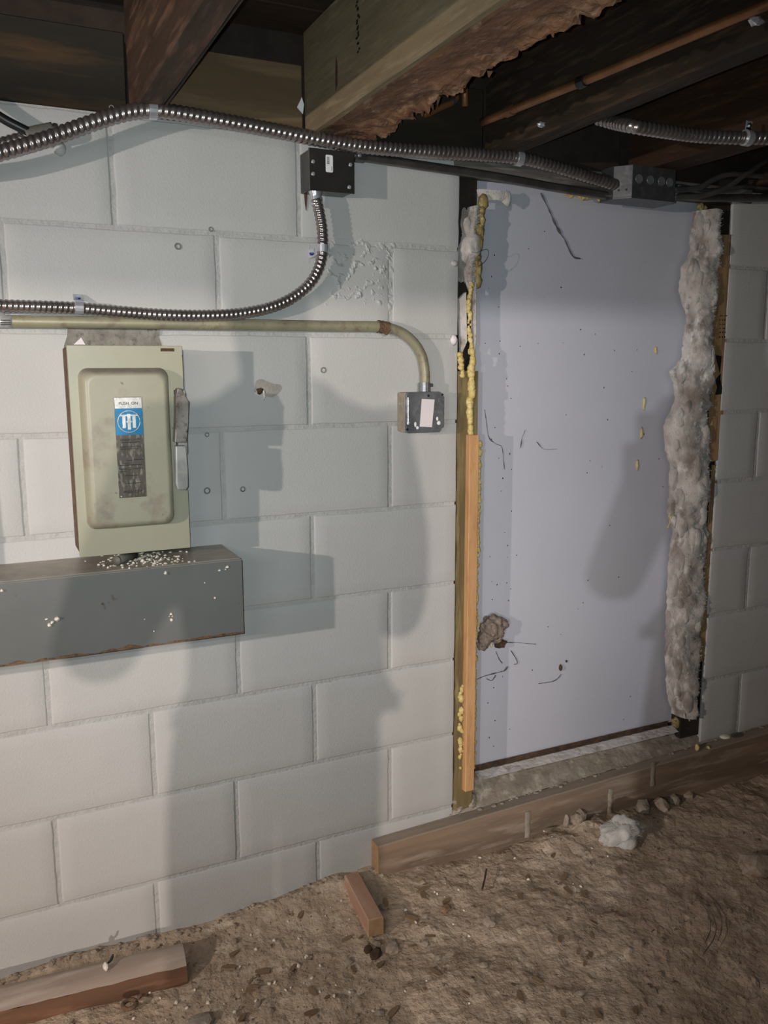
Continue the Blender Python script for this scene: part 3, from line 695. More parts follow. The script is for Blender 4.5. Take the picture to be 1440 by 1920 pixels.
# handle
yh = -0.150
def HP(u, v): return P(u, v, y=yh)
bm = new(); prism(bm, [HP(*q) for q in ((333, 728), (341, 728), (347, 746), (355, 752), (353, 790), (351, 830), (328, 830), (330, 790), (330, 745))], (0, 0.022, 0), 0.002); obj('handle_lever', bm, M['handle'], sw)
bm = new(); prism(bm, [HP(*q) for q in ((329, 836), (350, 836), (352, 880), (354, 912), (350, 919), (333, 919), (330, 908))], (0, 0.020, 0), 0.003); obj('handle_grip', bm, M['grip'], sw, label='pale lower half of the handle')
bm = new(); a = P(327, 732, y=-0.112); b = P(334, 850, y=-0.112); box(bm, a.x, a.x+0.018, -0.128, -0.040, b.z, a.z, bev=0.001); obj('handle_bracket', bm, M['grip'], sw)

# the panel beside it, just left of the view, whose shade lies on the wall at the left edge
pn = thing('electrical_panel', (-1.17, 0, 0.8915), 'grey electrical panel on the trough, left of the switch box, shading the wall beside it', 'panel')
bm = new(); box(bm, -1.37, -0.985, -0.095, 0.0, 0.8925, 1.36, bev=0.002); obj('enclosure', bm, M['trough'], pn)
bm = new(); box(bm, -1.365, -0.990, -0.105, -0.095, 0.90, 1.352, bev=0.003); obj('door', bm, M['trough'], pn)
bm = new(); box(bm, -1.012, -1.002, -0.116, -0.105, 1.10, 1.14, bev=0.002); obj('latch', bm, M['zinc'], pn)

# ------------------------------------------------------------------ wiring trough
TZ0, TZ1, TY, TX1 = 0.733, 0.8915, -0.155, -0.4195
tr_ = thing('wiring_trough', (-1.2, 0, TZ0), 'long dark grey steel wiring trough under the switch box, dusty on top', 'trough')
bm = new(); box(bm, -2.6, TX1, TY+0.002, 0.0, TZ0, TZ1, bev=0.0012); obj('body', bm, M['trough'], tr_)
bm = new(); box(bm, -2.6, TX1+0.001, TY-0.0015, TY+0.004, TZ0-0.001, TZ1-0.003, bev=0.0008); obj('front_cover', bm, M['trough'], tr_)
bm = new()
sheet(bm, 90, 2, lambda s, t: Vector((-1.05+(TX1+1.05)*s, TY-0.0018, TZ0-0.001+0.006*t*max(0.1, 0.7+fb(s*18, 0, 2)))))
obj('rusted_lip', bm, M['rust'], tr_, label='rust along the lower lip')
# crumbs and debris on it
def crumb(c, r, m, label, cat, grp, name='crumb', sub_=1):
    bm = new(); lump(bm, (0, 0, 0), r*R.uniform(0.7, 1.2), r*R.uniform(0.7, 1.2), r*R.uniform(0.6, 1.0), 0.4, 2.2, sub_, R.uniform(0, 50))
    o = tag(obj(name, bm, m), label, cat, grp); o.location = c; return o
for u, v, r in ((726, 197, 4.5), (855, 192, 3), (920, 138, 3), (980, 208, 2.5), (740, 138, 2), (890, 190, 1.5), (490, 260, 3), (365, 278, 3), (545, 243, 2.5), (520, 220, 3.5), (590, 205, 5), (640, 195, 4), (655, 170, 3), (570, 190, 4.5), (610, 215, 3.5), (680, 210, 3), (300, 240, 4), (330, 255, 3.5), (260, 235, 3), (160, 208, 2.5), (440, 255, 2.5), (350, 245, 3.5), (540, 265, 2), (630, 160, 3.5), (700, 235, 2)):
    p = P(120+u/4, 1000+v/4, z=TZ1+0.002)
    if p.y < -0.004 and p.y > TY: crumb(p, r*0.0009, M['crumb'], 'pale crumb lying on the trough top under the switch', 'crumb', 'crumbs on the trough top', 'paint_crumb')
for u, v, r in ((762, 296, 5), (1226, 252, 4), (1167, 278, 3), (1212, 270, 2.5), (1133, 484, 3), (803, 605, 2.8), (806, 648, 4), (790, 622, 1.5), (813, 622, 1.8), (675, 735, 1.8), (605, 645, 1.5), (1055, 371, 1.5)):
    p = P(120+u/4, 1000+v/4, y=TY-0.002)
    crumb(p, r*0.0010, M['crumb'], 'white speck stuck on the trough front', 'speck', 'white specks on the trough front', 'foam_speck')
for u, v, r in ((258, 1632, 5), (235, 1648, 4), (222, 1660, 4.5), (210, 1634, 2.5), (8, 1505, 4)):
    p = P(u/2.4, 480+v/2.4, y=TY-0.002)
    crumb(p, r*0.0012, M['crumb'], 'white speck stuck on the trough front', 'speck', 'white specks on the trough front', 'foam_speck')
bm = new()
for i in range(170):
    u, v = R.gauss(268, 38), R.gauss(1048, 7); p = P(u, v, z=TZ1)
    if not (TY+0.004 < p.y < -0.01): continue
    r = R.uniform(0.0008, 0.0034); lump(bm, (p.x, p.y, TZ1+r*0.3), r*1.3, r, r*0.6, 0.4, 2, 1, i*0.9)
obj('plaster_grit', bm, M['crumb'], kind='stuff')
bm = new(); a, b = P(219, 1051, z=TZ1+0.009), P(252, 1040, z=TZ1+0.009)
cyl(bm, a, b, 0.0085, 14); tube(bm, [a+(b-a)*-0.02, a+(b-a)*0.04], 0.0092, 14); tag(obj('tube_stub', bm, M['tape'], smooth=True), 'short dark tube stub lying on the trough under the switch', 'tube')

# ------------------------------------------------------------------ conduits, boxes, straps
def run(pts): return [P(u, v, y=y) for u, v, y in pts]
yc = -0.075
bm = new(); flex(bm, run([(-120, 308, yc), (-60, 300, yc), (0, 286, yc), (60, 269, yc), (120, 249, yc), (180, 228, yc), (240, 211, yc), (286, 207, yc), (340, 213, yc), (420, 227, yc), (500, 242, yc), (580, 258, yc), (660, 272, yc), (740, 280, yc), (820, 286, yc), (900, 291, -0.070), (972, 297, -0.066), (1030, 310, -0.06), (1090, 328, -0.055), (1140, 343, -0.05), (1172, 352, -0.048)]), 0.0152, 0.0118)
up = thing('flex_conduit', P(-60, 300, y=yc), 'long corrugated steel conduit running along the top of the wall to the knockout box', 'conduit')
obj('conduit', bm, M['steel'], up, smooth=True)
bm = new(); tube(bm, spline(run([(1160, 349, -0.049), (1172, 352, -0.048), (1192, 356, -0.046)]), 0.006), lambda i, n: 0.017 if i < n-2 else 0.0185, 14); obj('connector', bm, M['zinc'], up, smooth=True)
yl = -0.037
bm = new(); flex(bm, run([(592, 372, -0.040), (598, 395, -0.038), (604, 430, yl), (605, 470, yl), (598, 502, yl), (582, 530, yl), (555, 554, yl), (520, 572, yl), (480, 583, yl), (430, 590, yl), (370, 592, yl), (300, 590, yl), (230, 585, yl), (148, 578, yl), (70, 575, yl), (0, 573, yl), (-60, 571, yl), (-120, 570, yl)]), 0.0122, 0.0098)
lo = thing('flex_conduit', P(0, 573, y=yl), 'corrugated steel conduit curving down from the dark junction box to the left', 'conduit')
obj('conduit', bm, M['steel'], lo, smooth=True)
bm = new(); tube(bm, spline(run([(590, 350, -0.036), (591, 362, -0.036), (594, 384, -0.035)]), 0.005), lambda i, n: 0.0125 if 2 < i < 5 else 0.0140, 14); obj('connector', bm, M['zinc'], lo, smooth=True)
yr = -0.42; zr = 1.742
bm = new(); flex(bm, [P(1120, 222, y=-0.30), P(1150, 230, y=-0.34), P(1185, 237, y=-0.40)] + [P(u, v, z=zr) for u, v in ((1215, 242), (1300, 254), (1370, 258), (1440, 259), (1520, 258))], 0.0138, 0.0112)
ur = thing('flex_conduit', P(1300, 254, y=yr), 'corrugated steel conduit crossing under the dark joists at the upper right', 'conduit')
obj('conduit', bm, M['steel'], ur, smooth=True)
# second conduit behind the long one at the left edge, with a black cable
bm = new(); flex(bm, run([(-60, 286, -0.028), (0, 271, -0.028), (40, 260, -0.028), (80, 247, -0.03), (110, 243, -0.032)]), 0.0125, 0.0105)
bl_ = thing('flex_conduit', P(0, 271, y=-0.028), 'corrugated conduit end tucked behind the long conduit at the left edge', 'conduit')
obj('conduit', bm, M['steel'], bl_, smooth=True)
bm = new(); tube(bm, spline(run([(50, 256, -0.034), (75, 250, -0.036), (100, 245, -0.036)]), 0.005), 0.0152, 14); obj('taped_end', bm, M['tape'], bl_, smooth=True, label='grey taped end')
bm = new(); tube(bm, spline(run([(-60, 178, -0.04), (0, 219, -0.04), (35, 238, -0.04), (66, 253, -0.038)]), 0.008), 0.0085, 12)
tag(obj('black_cable', bm, M['black'], smooth=True), 'thick black cable slanting down behind the long conduit at the left edge', 'cable')

# one-hole straps
def strap(u, v, y, r, direction, tab, label, head='blue'):
    """saddle round the conduit at u, v with a tab (du, dv) away on one side"""
    c = P(u, v, y=y); d = Vector(direction).normalized()
    t_ = thing('conduit_strap', c, label, 'strap')
    bm = new(); tube(bm, [c-d*0.008, c-d*0.0075, c+d*0.0075, c+d*0.008], lambda i, n: r*(1.0 if i in (0, 3) else 1.08), 18); obj('saddle', bm, M['zinc'], t_, smooth=False)
    side = Vector(tab); q = c+side
    ax = d*0.009; az = side.normalized()*0.010; ay = Vector((0, 0.0012, 0)) if abs(side.z)+abs(side.x) > abs(side.y) else Vector((0, 0, 0.0012))
    q2 = Vector(q)
    bm = new(); obox(bm, q2, ax, ay, az, 0.0008)
    obox(bm, c.lerp(q2, 0.55), ax*0.85, ay, side*0.3, 0.0005)
    obj('tab', bm, M['zinc'], t_)
    bm = new(); nv = Vector((0, -1, 0)) if ay.y else Vector((0, 0, -1))
    tube(bm, [q2, q2+nv*0.003, q2+nv*0.0055], lambda i, n: (0.0058, 0.0058, 0.0035)[i], 8); obj('screw', bm, M['bluebolt'] if head == 'blue' else M['darksteel'], t_)
    return t_
strap(148, 578, yl, 0.0132, (1, 0, -0.03), P(146, 558, y=-0.012)-P(148, 578, y=yl), 'zinc strap with blue screw on the lower conduit above the switch')
strap(605, 466, yl, 0.0132, (0.05, 0, 1), P(585, 474, y=-0.010)-P(605, 466, y=yl), 'zinc strap with blue screw on the bend under the dark junction box')
strap(286, 207, yc, 0.0163, (1, 0, 0.02), Vector((0.0, -0.013, 0.019)), 'zinc strap holding the long conduit up to the old joist', 'dark')
strap(972, 297, -0.066, 0.0163, (1, 0, -0.10), Vector((0.002, -0.008, 0.020)), 'zinc strap on the long conduit above the door panel', 'dark')
strap(1400, 258.5, P(1400, 258.5, z=zr).y, 0.0150, (1, 0, -0.02), Vector((0.004, 0.0, 0.024)), 'zinc strap on the upper right conduit near the frame edge', 'dark')

# dark junction box with sticker
YJ = -0.060
a, b, c, d = P(580, 279, y=YJ), P(664, 285, y=YJ), P(663, 360, y=YJ), P(580, 358, y=YJ)
jx0, jx1, jz0, jz1 = (a.x+d.x)/2, (b.x+c.x)/2, (c.z+d.z)/2, (a.z+b.z)/2
jb = thing('junction_box', ((jx0+jx1)/2, 0, jz0), 'dark square junction box with a white barcode sticker', 'junction box')
bm = new(); box(bm, jx0+0.001, jx1-0.001, YJ+0.003, 0.0, jz0+0.001, jz1-0.001, bev=0.003, seg=2); obj('box', bm, M['darksteel'], jb)
bm = new(); box(bm, jx0-0.001, jx1+0.001, YJ-0.001, YJ+0.003, jz0-0.001, jz1+0.001, bev=0.0014); obj('cover', bm, M['darksteel'], jb)
for u, v in ((655, 351), (587, 303), (587, 326), (657, 309)):
    bm = new(); screw(bm, P(u, v, y=YJ-0.001), 0.0042, 0.003); obj('cover_screw', bm, M['zinc'], jb)
a, b = P(610, 290, y=YJ), P(624, 324, y=YJ)
bm = new(); prism(bm, rrect((a.x+b.x)/2, (a.z+b.z)/2, (b.x-a.x)/2, (a.z-b.z)/2, 0.003, YJ-0.0014, 4), (0, 0.0005, 0)); stk = obj('barcode_sticker', bm, M['white'], jb)
bm = new(); zz = a.z-0.004
for i in range(16):
    h_ = R.choice((0.0003, 0.0006, 0.0009)); box(bm, a.x+0.0028, a.x+0.0085, YJ-0.0017, YJ-0.0013, zz-h_, zz); zz -= h_+R.choice((0.0004, 0.0007))
for i in range(7): box(bm, b.x-0.0035, b.x-0.0020, YJ-0.0017, YJ-0.0013, b.z+0.003+i*0.0014, b.z+0.0038+i*0.0014)
o = obj('barcode', bm, M['ink']); o.parent = stk
bm = new(); p = P(573, 372, y=-0.004); prism(bm, [p+Vector((dx, 0, dz)) for dx, dz in ((-0.003, 0.02), (0.005, 0.02), (0.004, 0.0), (0.001, -0.025), (-0.001, -0.01))], (0, 0.003, 0)); obj('hanging_shim', bm, M['rot'], jb)

# steel pipe from junction box to the right, under the long conduit
yp = -0.026
sp_ = thing('steel_pipe', P(875, 322, y=yp), 'straight dull steel pipe along the top of the door panel, under the long conduit', 'pipe')
bm = new(); tube(bm, spline(run([(660, 291, yp), (780, 309, yp), (875, 323, yp), (950, 335, yp), (1050, 353, yp), (1180, 374, yp)]), 0.02), 0.0105, 14); obj('pipe', bm, M['emt'], sp_, smooth=True)
bm = new(); tube(bm, run([(664, 292, yp), (668, 292.5, yp), (682, 294, yp), (684, 294.5, yp)]), lambda i, n: (0.0125, 0.0135, 0.0135, 0.0115)[i], 12); obj('connector', bm, M['emt'], sp_)
bm = new(); screw(bm, P(674, 291, y=yp-0.013), 0.0045, 0.003); obj('set_screw', bm, M['zinc'], sp_)
sp2 = thing('steel_pipe', P(1400, 370, y=yp), 'shiny steel pipe leaving the knockout box toward the right frame edge', 'pipe')
bm = new(); tube(bm, spline(run([(1262, 365, yp), (1330, 371, yp), (1440, 371, yp), (1560, 368, yp)]), 0.02), 0.0105, 16); obj('pipe', bm, M['emt'], sp2, smooth=True)

# knockout box
YK = -0.085
a, b = P(1196, 330, y=YK), P(1272, 380, y=YK)
kb = thing('knockout_box', (0.74, -0.04, 1.69), 'galvanised octagonal-cornered steel box with round knockouts at the end of the long conduit', 'junction box')
kx0, kx1 = P(1166, 384, y=YK).x, P(1268, 378, y=YK).x
kz0, kz1 = 1.688, P(1235, 326, y=-0.03).z
bm = new()
hx = (kx1-kx0)/2; kcx = (kx0+kx1)/2; ch = 0.030
pl = [(kx0, 0.0), (kx0, -0.050), (kx0+ch, YK), (kx1-0.006, YK), (kx1, YK+0.006), (kx1, 0.0)]
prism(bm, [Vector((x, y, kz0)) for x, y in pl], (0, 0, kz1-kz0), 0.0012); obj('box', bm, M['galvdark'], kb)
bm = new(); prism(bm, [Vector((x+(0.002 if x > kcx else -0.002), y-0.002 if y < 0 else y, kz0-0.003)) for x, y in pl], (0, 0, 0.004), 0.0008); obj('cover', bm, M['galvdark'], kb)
for fx in (0.30, 0.55, 0.80, 0.985):
    c = Vector((kx0+ch+(kx1-kx0-ch)*(fx-0.16), YK-0.0006, (kz0+kz1)/2+0.006))
    bm = new(); tube(bm, [c+Vector((0.0105*math.cos(t), 0, 0.0105*math.sin(t))) for t in [i*math.pi/9 for i in range(19)]], 0.0008, 6); tube(bm, [c+Vector((0, 0.0004, 0)), c+Vector((0, -0.0006, 0))], 0.0095, 18)
    obj('knockout', bm, M['galv'], kb)
dn = Vector((pl[1][0]-pl[2][0], pl[1][1]-pl[2][1], 0)); nn = Vector((-(0.050+YK)*-1, -ch, 0)).normalized(); nn = Vector((YK+0.05, -ch, 0)).normalized()
for f_ in (0.3, 0.7):
    bm = new(); q = Vector((kx0+ch*f_, -0.050+(YK+0.050)*f_, kz0+0.018)); tube(bm, [q-nn*0.001, q+nn*0.0012], 0.0028, 10)
    obj('screw_hole', bm, M['ink'], kb)

# grey cables to the right of it
for pts, r, lab in (([(1262, 356, -0.05), (1310, 352, -0.05), (1340, 336, -0.05), (1375, 326, -0.05), (1440, 332, -0.05), (1540, 340, -0.05)], 0.0075, 'upper dark grey cable arching from the knockout box to the right edge'), ([(1262, 370, -0.066), (1320, 366, -0.068), (1365, 350, -0.070), (1400, 326, -0.068), (1440, 300, -0.066), (1500, 268, -0.06)], 0.0070, 'dark grey cable crossing over the pipe and rising to the right edge'), ([(1270, 348, -0.02), (1330, 357, -0.02), (1400, 350, -0.02), (1440, 352, -0.02), (1540, 352, -0.02)], 0.0055, 'thin dark cable behind the arching cables')):
    bm = new(); tube(bm, spline(run(pts), 0.012), r, 12); tag(obj('grey_cable', bm, M['greycable'], smooth=True), lab, 'cable')

# painted pipe, bend, rusty strap, square box
ypp = -0.022
pp = thing('painted_pipe', P(300, 606, y=ypp), 'olive painted steel pipe along the wall, bending down into the small square box', 'pipe')
bm = new(); tube(bm, spline(run([(-120, 600, ypp), (-60, 601, ypp), (0, 602, ypp), (100, 603.5, ypp), (300, 606.5, ypp), (500, 609.5, ypp), (640, 611.5, ypp), (700, 612, ypp), (730, 615, ypp), (757, 626, ypp), (778, 645, ypp), (791, 668, ypp), (796, 692, ypp), (797, 712, ypp), (796, 732, ypp-0.004)]), 0.008), 0.0118, 16); obj('pipe', bm, M['pipe'], pp, smooth=True)
bm = new(); tube(bm, run([(-60, 601, ypp), (0, 602, ypp), (22, 602.3, ypp)]), 0.0121, 16); obj('printed_sleeve', bm, M['silver'], pp, smooth=True, label='pale sleeve with worn black print')
bm = new()
for r_ in (-0.0065, -0.003, 0.0015):
    for k in range(7):
        q = P(2+k*2.8, 602, y=ypp-0.0115); q.z += r_; box(bm, q.x-0.0014, q.x+0.0009, q.y-0.0012, q.y+0.001, q.z-0.001, q.z+0.001)
obj('sleeve_print', bm, M['ink'], pp)
bm = new(); c = P(717, 612, y=ypp)
tube(bm, spline(run([(708, 612, ypp), (717, 613, ypp), (728, 615, ypp)]), 0.003), 0.0140, 14, jit=0.05)
obj('rusty_coupling', bm, M['rust'], pp, label='rusted coupling')
bm = new(); prism(bm, [P(u, v, y=-0.036) for u, v in ((712, 617), (735, 617), (726, 629), (721, 626))], (0, 0.004, 0), 0.0008); obj('rust_tab', bm, M['rust'], pp)
bm = new(); cyl(bm, P(796, 718, y=-0.026), P(796, 735, y=-0.028), 0.0145, 14); cyl(bm, P(801, 722, y=-0.03), P(811, 722, y=-0.03), 0.004, 8); obj('box_connector', bm, M['galv'], pp)
YQ = -0.050
a, b, c, d = P(765, 733, y=YQ), P(836, 736, y=YQ), P(829, 812, y=YQ), P(757, 811, y=YQ)
qx0, qx1, qz0, qz1 = (a.x+d.x)/2, (b.x+c.x)/2, (c.z+d.z)/2, (a.z+b.z)/2
sq = thing('square_box', ((qx0+qx1)/2, 0, qz0), 'small galvanised square box with a blank pinkish label, under the bent pipe', 'junction box')
lean = (d.x-a.x)*0.5
bm = new(); box(bm, qx0+0.001, qx1-0.001, YQ+0.006, 0.0, qz0+0.001, qz1-0.001, bev=0.006, seg=2); obj('box', bm, mat('dusty_tan_box_side', (0.33, 0.28, 0.22), (0.26, 0.22, 0.18), (0.40, 0.36, 0.31), scale=30, rough=0.7, bump=0.2), sq)
ct = 0.006; cc = 0.011
pts = [(qx0+ct, qz0), (qx1-cc, qz0), (qx1-cc, qz0+cc*0.7), (qx1-cc*0.4, qz0+cc), (qx1, qz0+cc), (qx1, qz1-cc), (qx1-cc*0.7, qz1-cc), (qx1-cc, qz1-cc*0.5), (qx1-cc, qz1), (qx0+ct, qz1), (qx0, qz1-ct), (qx0, qz0+ct)]
bm = new(); prism(bm, [Vector((x, YQ-0.001, z)) for x, z in pts], (0, 0.007, 0), 0.0012); obj('cover', bm, M['galv'], sq)
bm = new(); box(bm, qx0+0.004, qx0+0.0075, YQ-0.0035, YQ, qz0+0.02, qz1-0.012, bev=0.001); obj('cover_rib', bm, M['zinc'], sq)
l = [P(u, v, y=YQ-0.0014) for u, v in ((791, 748), (815, 749), (810, 801), (787, 800))]
bm = new(); prism(bm, l, (0, 0.0006, 0), 0.0002); obj('blank_label', bm, M['pinkwhite'], sq)
for u, v in ((763, 805), (829, 740), (803, 742)):
    bm = new(); screw(bm, P(u, v, y=YQ-0.001), 0.003, 0.002); obj('cover_screw', bm, M['ink'], sq)
for u, v, rx, rz in ((779, 796, 0.003, 0.006), (783, 802, 0.004, 0.004), (820, 785, 0.003, 0.005), (823, 793, 0.005, 0.005), (766, 793, 0.004, 0.0045)):
    bm = new(); lump(bm, P(u, v, y=YQ-0.001), rx, 0.0012, rz, 0.3, 2, 2, u); obj('paint_splash', bm, M['white'], sq, smooth=True)

# copper pipes
zc = 1.80
cpz = thing('copper_pipe', P(915, 224, z=zc), 'long thin copper pipe running back between the dark joists', 'pipe')
bm = new(); tube(bm, spline([P(u, v, z=zc) for u, v in ((905, 229), (1000, 190), (1100, 150), (1200, 108), (1300, 66), (1440, 8), (1500, -18))], 0.03), 0.0085, 12); obj('pipe', bm, M['copper'], cpz, smooth=True)
bm = new(); a, b = P(1086, 156, z=zc), P(1099, 150, z=zc); tube(bm, [a, b], 0.0115, 12); obj('clip', bm, M['black'], cpz)
bm = new(); a, b = P(950, 211, z=zc), P(962, 206, z=zc); tube(bm, [a, b], 0.0105, 12); obj('coupling', bm, M['copper'], cpz)
ce = thing('copper_elbow', P(870, 190, y=-0.02), 'short copper elbow and riser below the torn timber', 'pipe')
bm = new(); tube(bm, spline([P(u, v, y=-0.03) for u, v in ((797, 196), (793, 210), (800, 214), (830, 200), (848, 192), (856, 182), (845, 172))], 0.004), 0.0075, 10); obj('elbow', bm, M['copper'], ce, smooth=True)
bm = new(); cyl(bm, P(871, 120, y=-0.02), P(872, 200, y=-0.02), 0.0075, 10); obj('riser', bm, M['copper'], ce, smooth=True)
bm = new(); c = P(849, 190, y=-0.03); tube(bm, [c+Vector((-0.004, 0, -0.002)), c+Vector((0.004, 0, 0.002))], 0.0095, 12); obj('collar', bm, M['emt'], ce)
for u, v, lab in ((1417, 40, 'crumpled pale clip on the dark joist at the upper right corner'), (1016, 234, 'small pale clip on the dark joist beside the long conduit')):
    bm = new(); lump(bm, P(u, v, z=1.78), 0.012, 0.008, 0.006, 0.5, 2.5, 2, u); tag(obj('metal_clip', bm, M['zinc']), lab, 'clip')

# ------------------------------------------------------------------ things on the door panel
nc = P(922, 1178, y=YD-0.02)
nest = thing('wasp_nest', P(922, 1200, y=YD), 'lumpy grey-brown insect nest stuck low on the door panel', 'nest')
bm = new(); lump(bm, nc, 0.030, 0.026, 0.033, 0.35, 2.2, 4, 1); lump(bm, P(910, 1195, y=YD-0.015), 0.020, 0.018, 0.026, 0.35, 2.0, 3, 4); lump(bm, P(942, 1170, y=YD-0.020), 0.017, 0.017, 0.017, 0.25, 2, 3, 6); lump(bm, P(904, 1210, y=YD-0.012), 0.015, 0.013, 0.013, 0.4, 2, 3, 9); lump(bm, P(930, 1192, y=YD-0.016), 0.020, 0.016, 0.020, 0.4, 2, 3, 3)
obj('comb', bm, M['nest'], nest, smooth=True)
bm = new(); lump(bm, P(938, 1207, y=YD-0.012), 0.017, 0.012, 0.012, 0.5, 2, 3, 12); obj('larva_cell', bm, M['rot'], nest, smooth=True)
bm = new(); lump(bm, P(921, 1210, y=YD-0.024), 0.0035, 0.0035, 0.0055, 0.1, 1, 2, 2); obj('seed_husk', bm, M['foam'], nest, smooth=True)
def strand(pts, r, label, y=YD-0.004, m='web', var=0.8, name='cobweb_strand', cat='cobweb', seed=1):
    bm = new(); c = spline([P(u, v, y=y) for u, v in pts], 0.003)
    tube(bm, c, lambda i, n: r*(0.6+var*max(0, noise.noise(Vector((i*0.13, seed, 0)))+0.1)*3.4), 6)
    return tag(obj(name, bm, M[m]), label, cat)
strand([(1014, 362), (1030, 395), (1040, 418), (1052, 440), (1058, 448), (1068, 470), (1076, 482), (1088, 485)], 0.0019, 'dusty cobweb strand hanging down the upper door panel', seed=3)
strand([(950, 1205), (968, 1205), (990, 1207), (1004, 1208)], 0.0007, 'thin cobweb stretching right from the nest', seed=5)
strand([(930, 1222), (936, 1236), (942, 1244)], 0.0012, 'short dusty strand hanging under the nest', seed=6)
strand([(958, 1220), (968, 1236), (970, 1244), (964, 1246)], 0.0011, 'hooked dusty strand right below the nest', seed=7)
strand([(890, 1276), (908, 1268), (930, 1262), (945, 1258), (952, 1250)], 0.0011, 'longer cobweb strand from the foam beads toward the nest', seed=8)
strand([(912, 1273), (922, 1276), (930, 1266)], 0.0012, 'short wispy cobweb tuft low beside the foam beads', seed=9)
strand([(1010, 1282), (1035, 1278), (1046, 1272), (1052, 1264)], 0.0010, 'curved cobweb tail below the dark cocoon', seed=10)
strand([(909, 768), (912, 790), (917, 820), (930, 832), (941, 838), (944, 860), (946, 880)], 0.0008, 'thin dark cobweb line beside the pine batten', seed=11)
strand([(1006, 828), (1020, 842), (1044, 842)], 0.0006, 'faint cobweb thread near the middle of the door panel', seed=12)
strand([(976, 840), (979, 822), (985, 806)], 0.0007, 'upright faint cobweb thread left of the middle of the door panel', seed=13)
bm = new(); lump(bm, P(1051, 1252, y=YD-0.006), 0.005, 0.005, 0.010, 0.3, 2, 2, 3); lump(bm, P(1062, 1240, y=YD-0.004), 0.003, 0.003, 0.004, 0.3, 2, 2, 4); tag(obj('cocoon', bm, M['rot'], smooth=True), 'dark little cocoon on the door panel right of the nest', 'cocoon')
for u, v, h_, lab in ((1230, 657, 9, 'topmost yellow foam drip on the right half of the door panel'), (1208, 757, 13, 'second yellow foam drip down the door panel'), (1203, 812, 12, 'third yellow foam drip, beside a dark speck'), (1195, 872, 12, 'lowest yellow foam drip on the door panel')):
    bm = new(); lump(bm, P(u, v, y=YD-0.002), 0.0042, 0.003, h_*0.0013, 0.5, 2.2, 2, v); tag(obj('foam_drip', bm, M['foam'], smooth=True), lab, 'foam')
strand([(1258, 972), (1259, 966), (1254, 968), (1256, 978), (1252, 990)], 0.0026, 'yellow foam squiggle hanging off the glass wool', y=0.0, m='foam', var=0.3, name='foam_squiggle', cat='foam')
strand([(1283, 1338), (1284, 1346), (1290, 1346), (1293, 1352)], 0.0022, 'white curl of string at the foot of the glass wool', y=-0.01, m='cotton', var=0.3, name='string_curl', cat='string')
strand([(893, 502), (905, 494), (914, 482), (914, 468), (902, 470), (892, 474), (884, 472)], 0.0007, 'loop of thin wire poking out of the upper jamb gap', y=-0.012, m='greycable', var=0.2, name='wire_loop', cat='wire')
strand([(897, 1180), (899, 1160), (898, 1154), (894, 1172), (892, 1185)], 0.0016, 'thin yellow foam thread beside the batten and the nest', y=0.02, m='foam', var=0.3, name='foam_thread', cat='foam')
bm = new()
for i in range(70):
    u = R.choice((R.uniform(905, 960), R.uniform(905, 1260))); v = R.uniform(420, 1400)
    p = P(u, v, y=YD-0.0005)
    if dl+0.02 < p.x < dr_-0.06 and db+0.02 < p.z < 1.68: lump(bm, p, R.uniform(0.0008, 0.0022), 0.0008, R.uniform(0.0008, 0.003), 0.3, 2, 1, i)
obj('fly_specks', bm, M['rot'], door, kind='stuff')

# ------------------------------------------------------------------ things on the floor
def gz(x, y): return floor_z(x, y)
# short offcut by the board's end
zt_ = 0.045
A, B = P(659, 1637, z=zt_), P(705, 1722, z=zt_)
d = (B-A); d.z = 0; L_ = d.length/2; d.normalize(); s_ = Vector((-d.y, d.x, 0))
oc = thing('wood_offcut', ((A+B)/2).to_tuple()[:2] + (0.0,), 'short reddish wood offcut lying on the dirt by the end of the form board', 'wood')
c = (A+B)/2; c.z = 0.023
bm = new(); obox(bm, c, d*L_, s_*0.019, Vector((0, 0, 0.022)), 0.002); obj('offcut', bm, M['chip'] if False else wood('pinkish_offcut', (0.47, 0.29, 0.205), (0.38, 0.22, 0.15), 'y', (0.52, 0.36, 0.27), 7), oc)
bm = new(); obox(bm, c+d*(L_+0.0005), d*0.001, s_*0.018, Vector((0, 0, 0.020)), 0.0004); obj('sawn_end', bm, M['endgrain'], oc, label='orange sawn end')
# dusty half-round plank at lower left, along the wall
zp = 0.05
e1 = Vector((-0.566, -0.102, 0)); dirx = Vector((-1, 0.075, 0)).normalized()
side = Vector((dirx.y, -dirx.x, 0)); side = side if side.y < 0 else -side
wdt = 0.064
prof = [(-0.004, -0.03), (-0.003, 0.026), (0.004, 0.034), (0.022, 0.038), (0.044, 0.036), (wdt-0.006, 0.032), (wdt+0.006, 0.025), (wdt+0.015, 0.013), (wdt+0.017, 0.002), (wdt+0.014, -0.03)]
pk = thing('dusty_plank', (-0.866, -0.10, 0), 'dusty rounded plank on the floor along the foot of the wall at lower left', 'plank')
def loft(bm, prof, i0, i1, n=40, l=1.2):
    rings = []
    for i in range(n+1):
        o_ = Vector((e1.x, e1.y, 0))+dirx*(l*i/n)
        wv = 0.002*noise.noise(Vector((i*0.5, 1, 0)))
        rings.append([bm.verts.new(o_+side*(a_+wv)+Vector((0, 0, b_+0.0025*noise.noise(Vector((i*0.7, k, 4)))))) for k, (a_, b_) in enumerate(prof[i0:i1])])
    for a, b in zip(rings, rings[1:]):
        for k in range(len(rings[0])-1): bm.faces.new((a[k], a[k+1], b[k+1], b[k]))
    return rings
bm = new(); loft(bm, prof, 0, 7); obj('top', bm, M['plank'], pk, smooth=True)
bm = new(); rg = loft(bm, prof, 6, 10); obj('front', bm, M['plankside'], pk, smooth=True, label='red-brown bare front side')
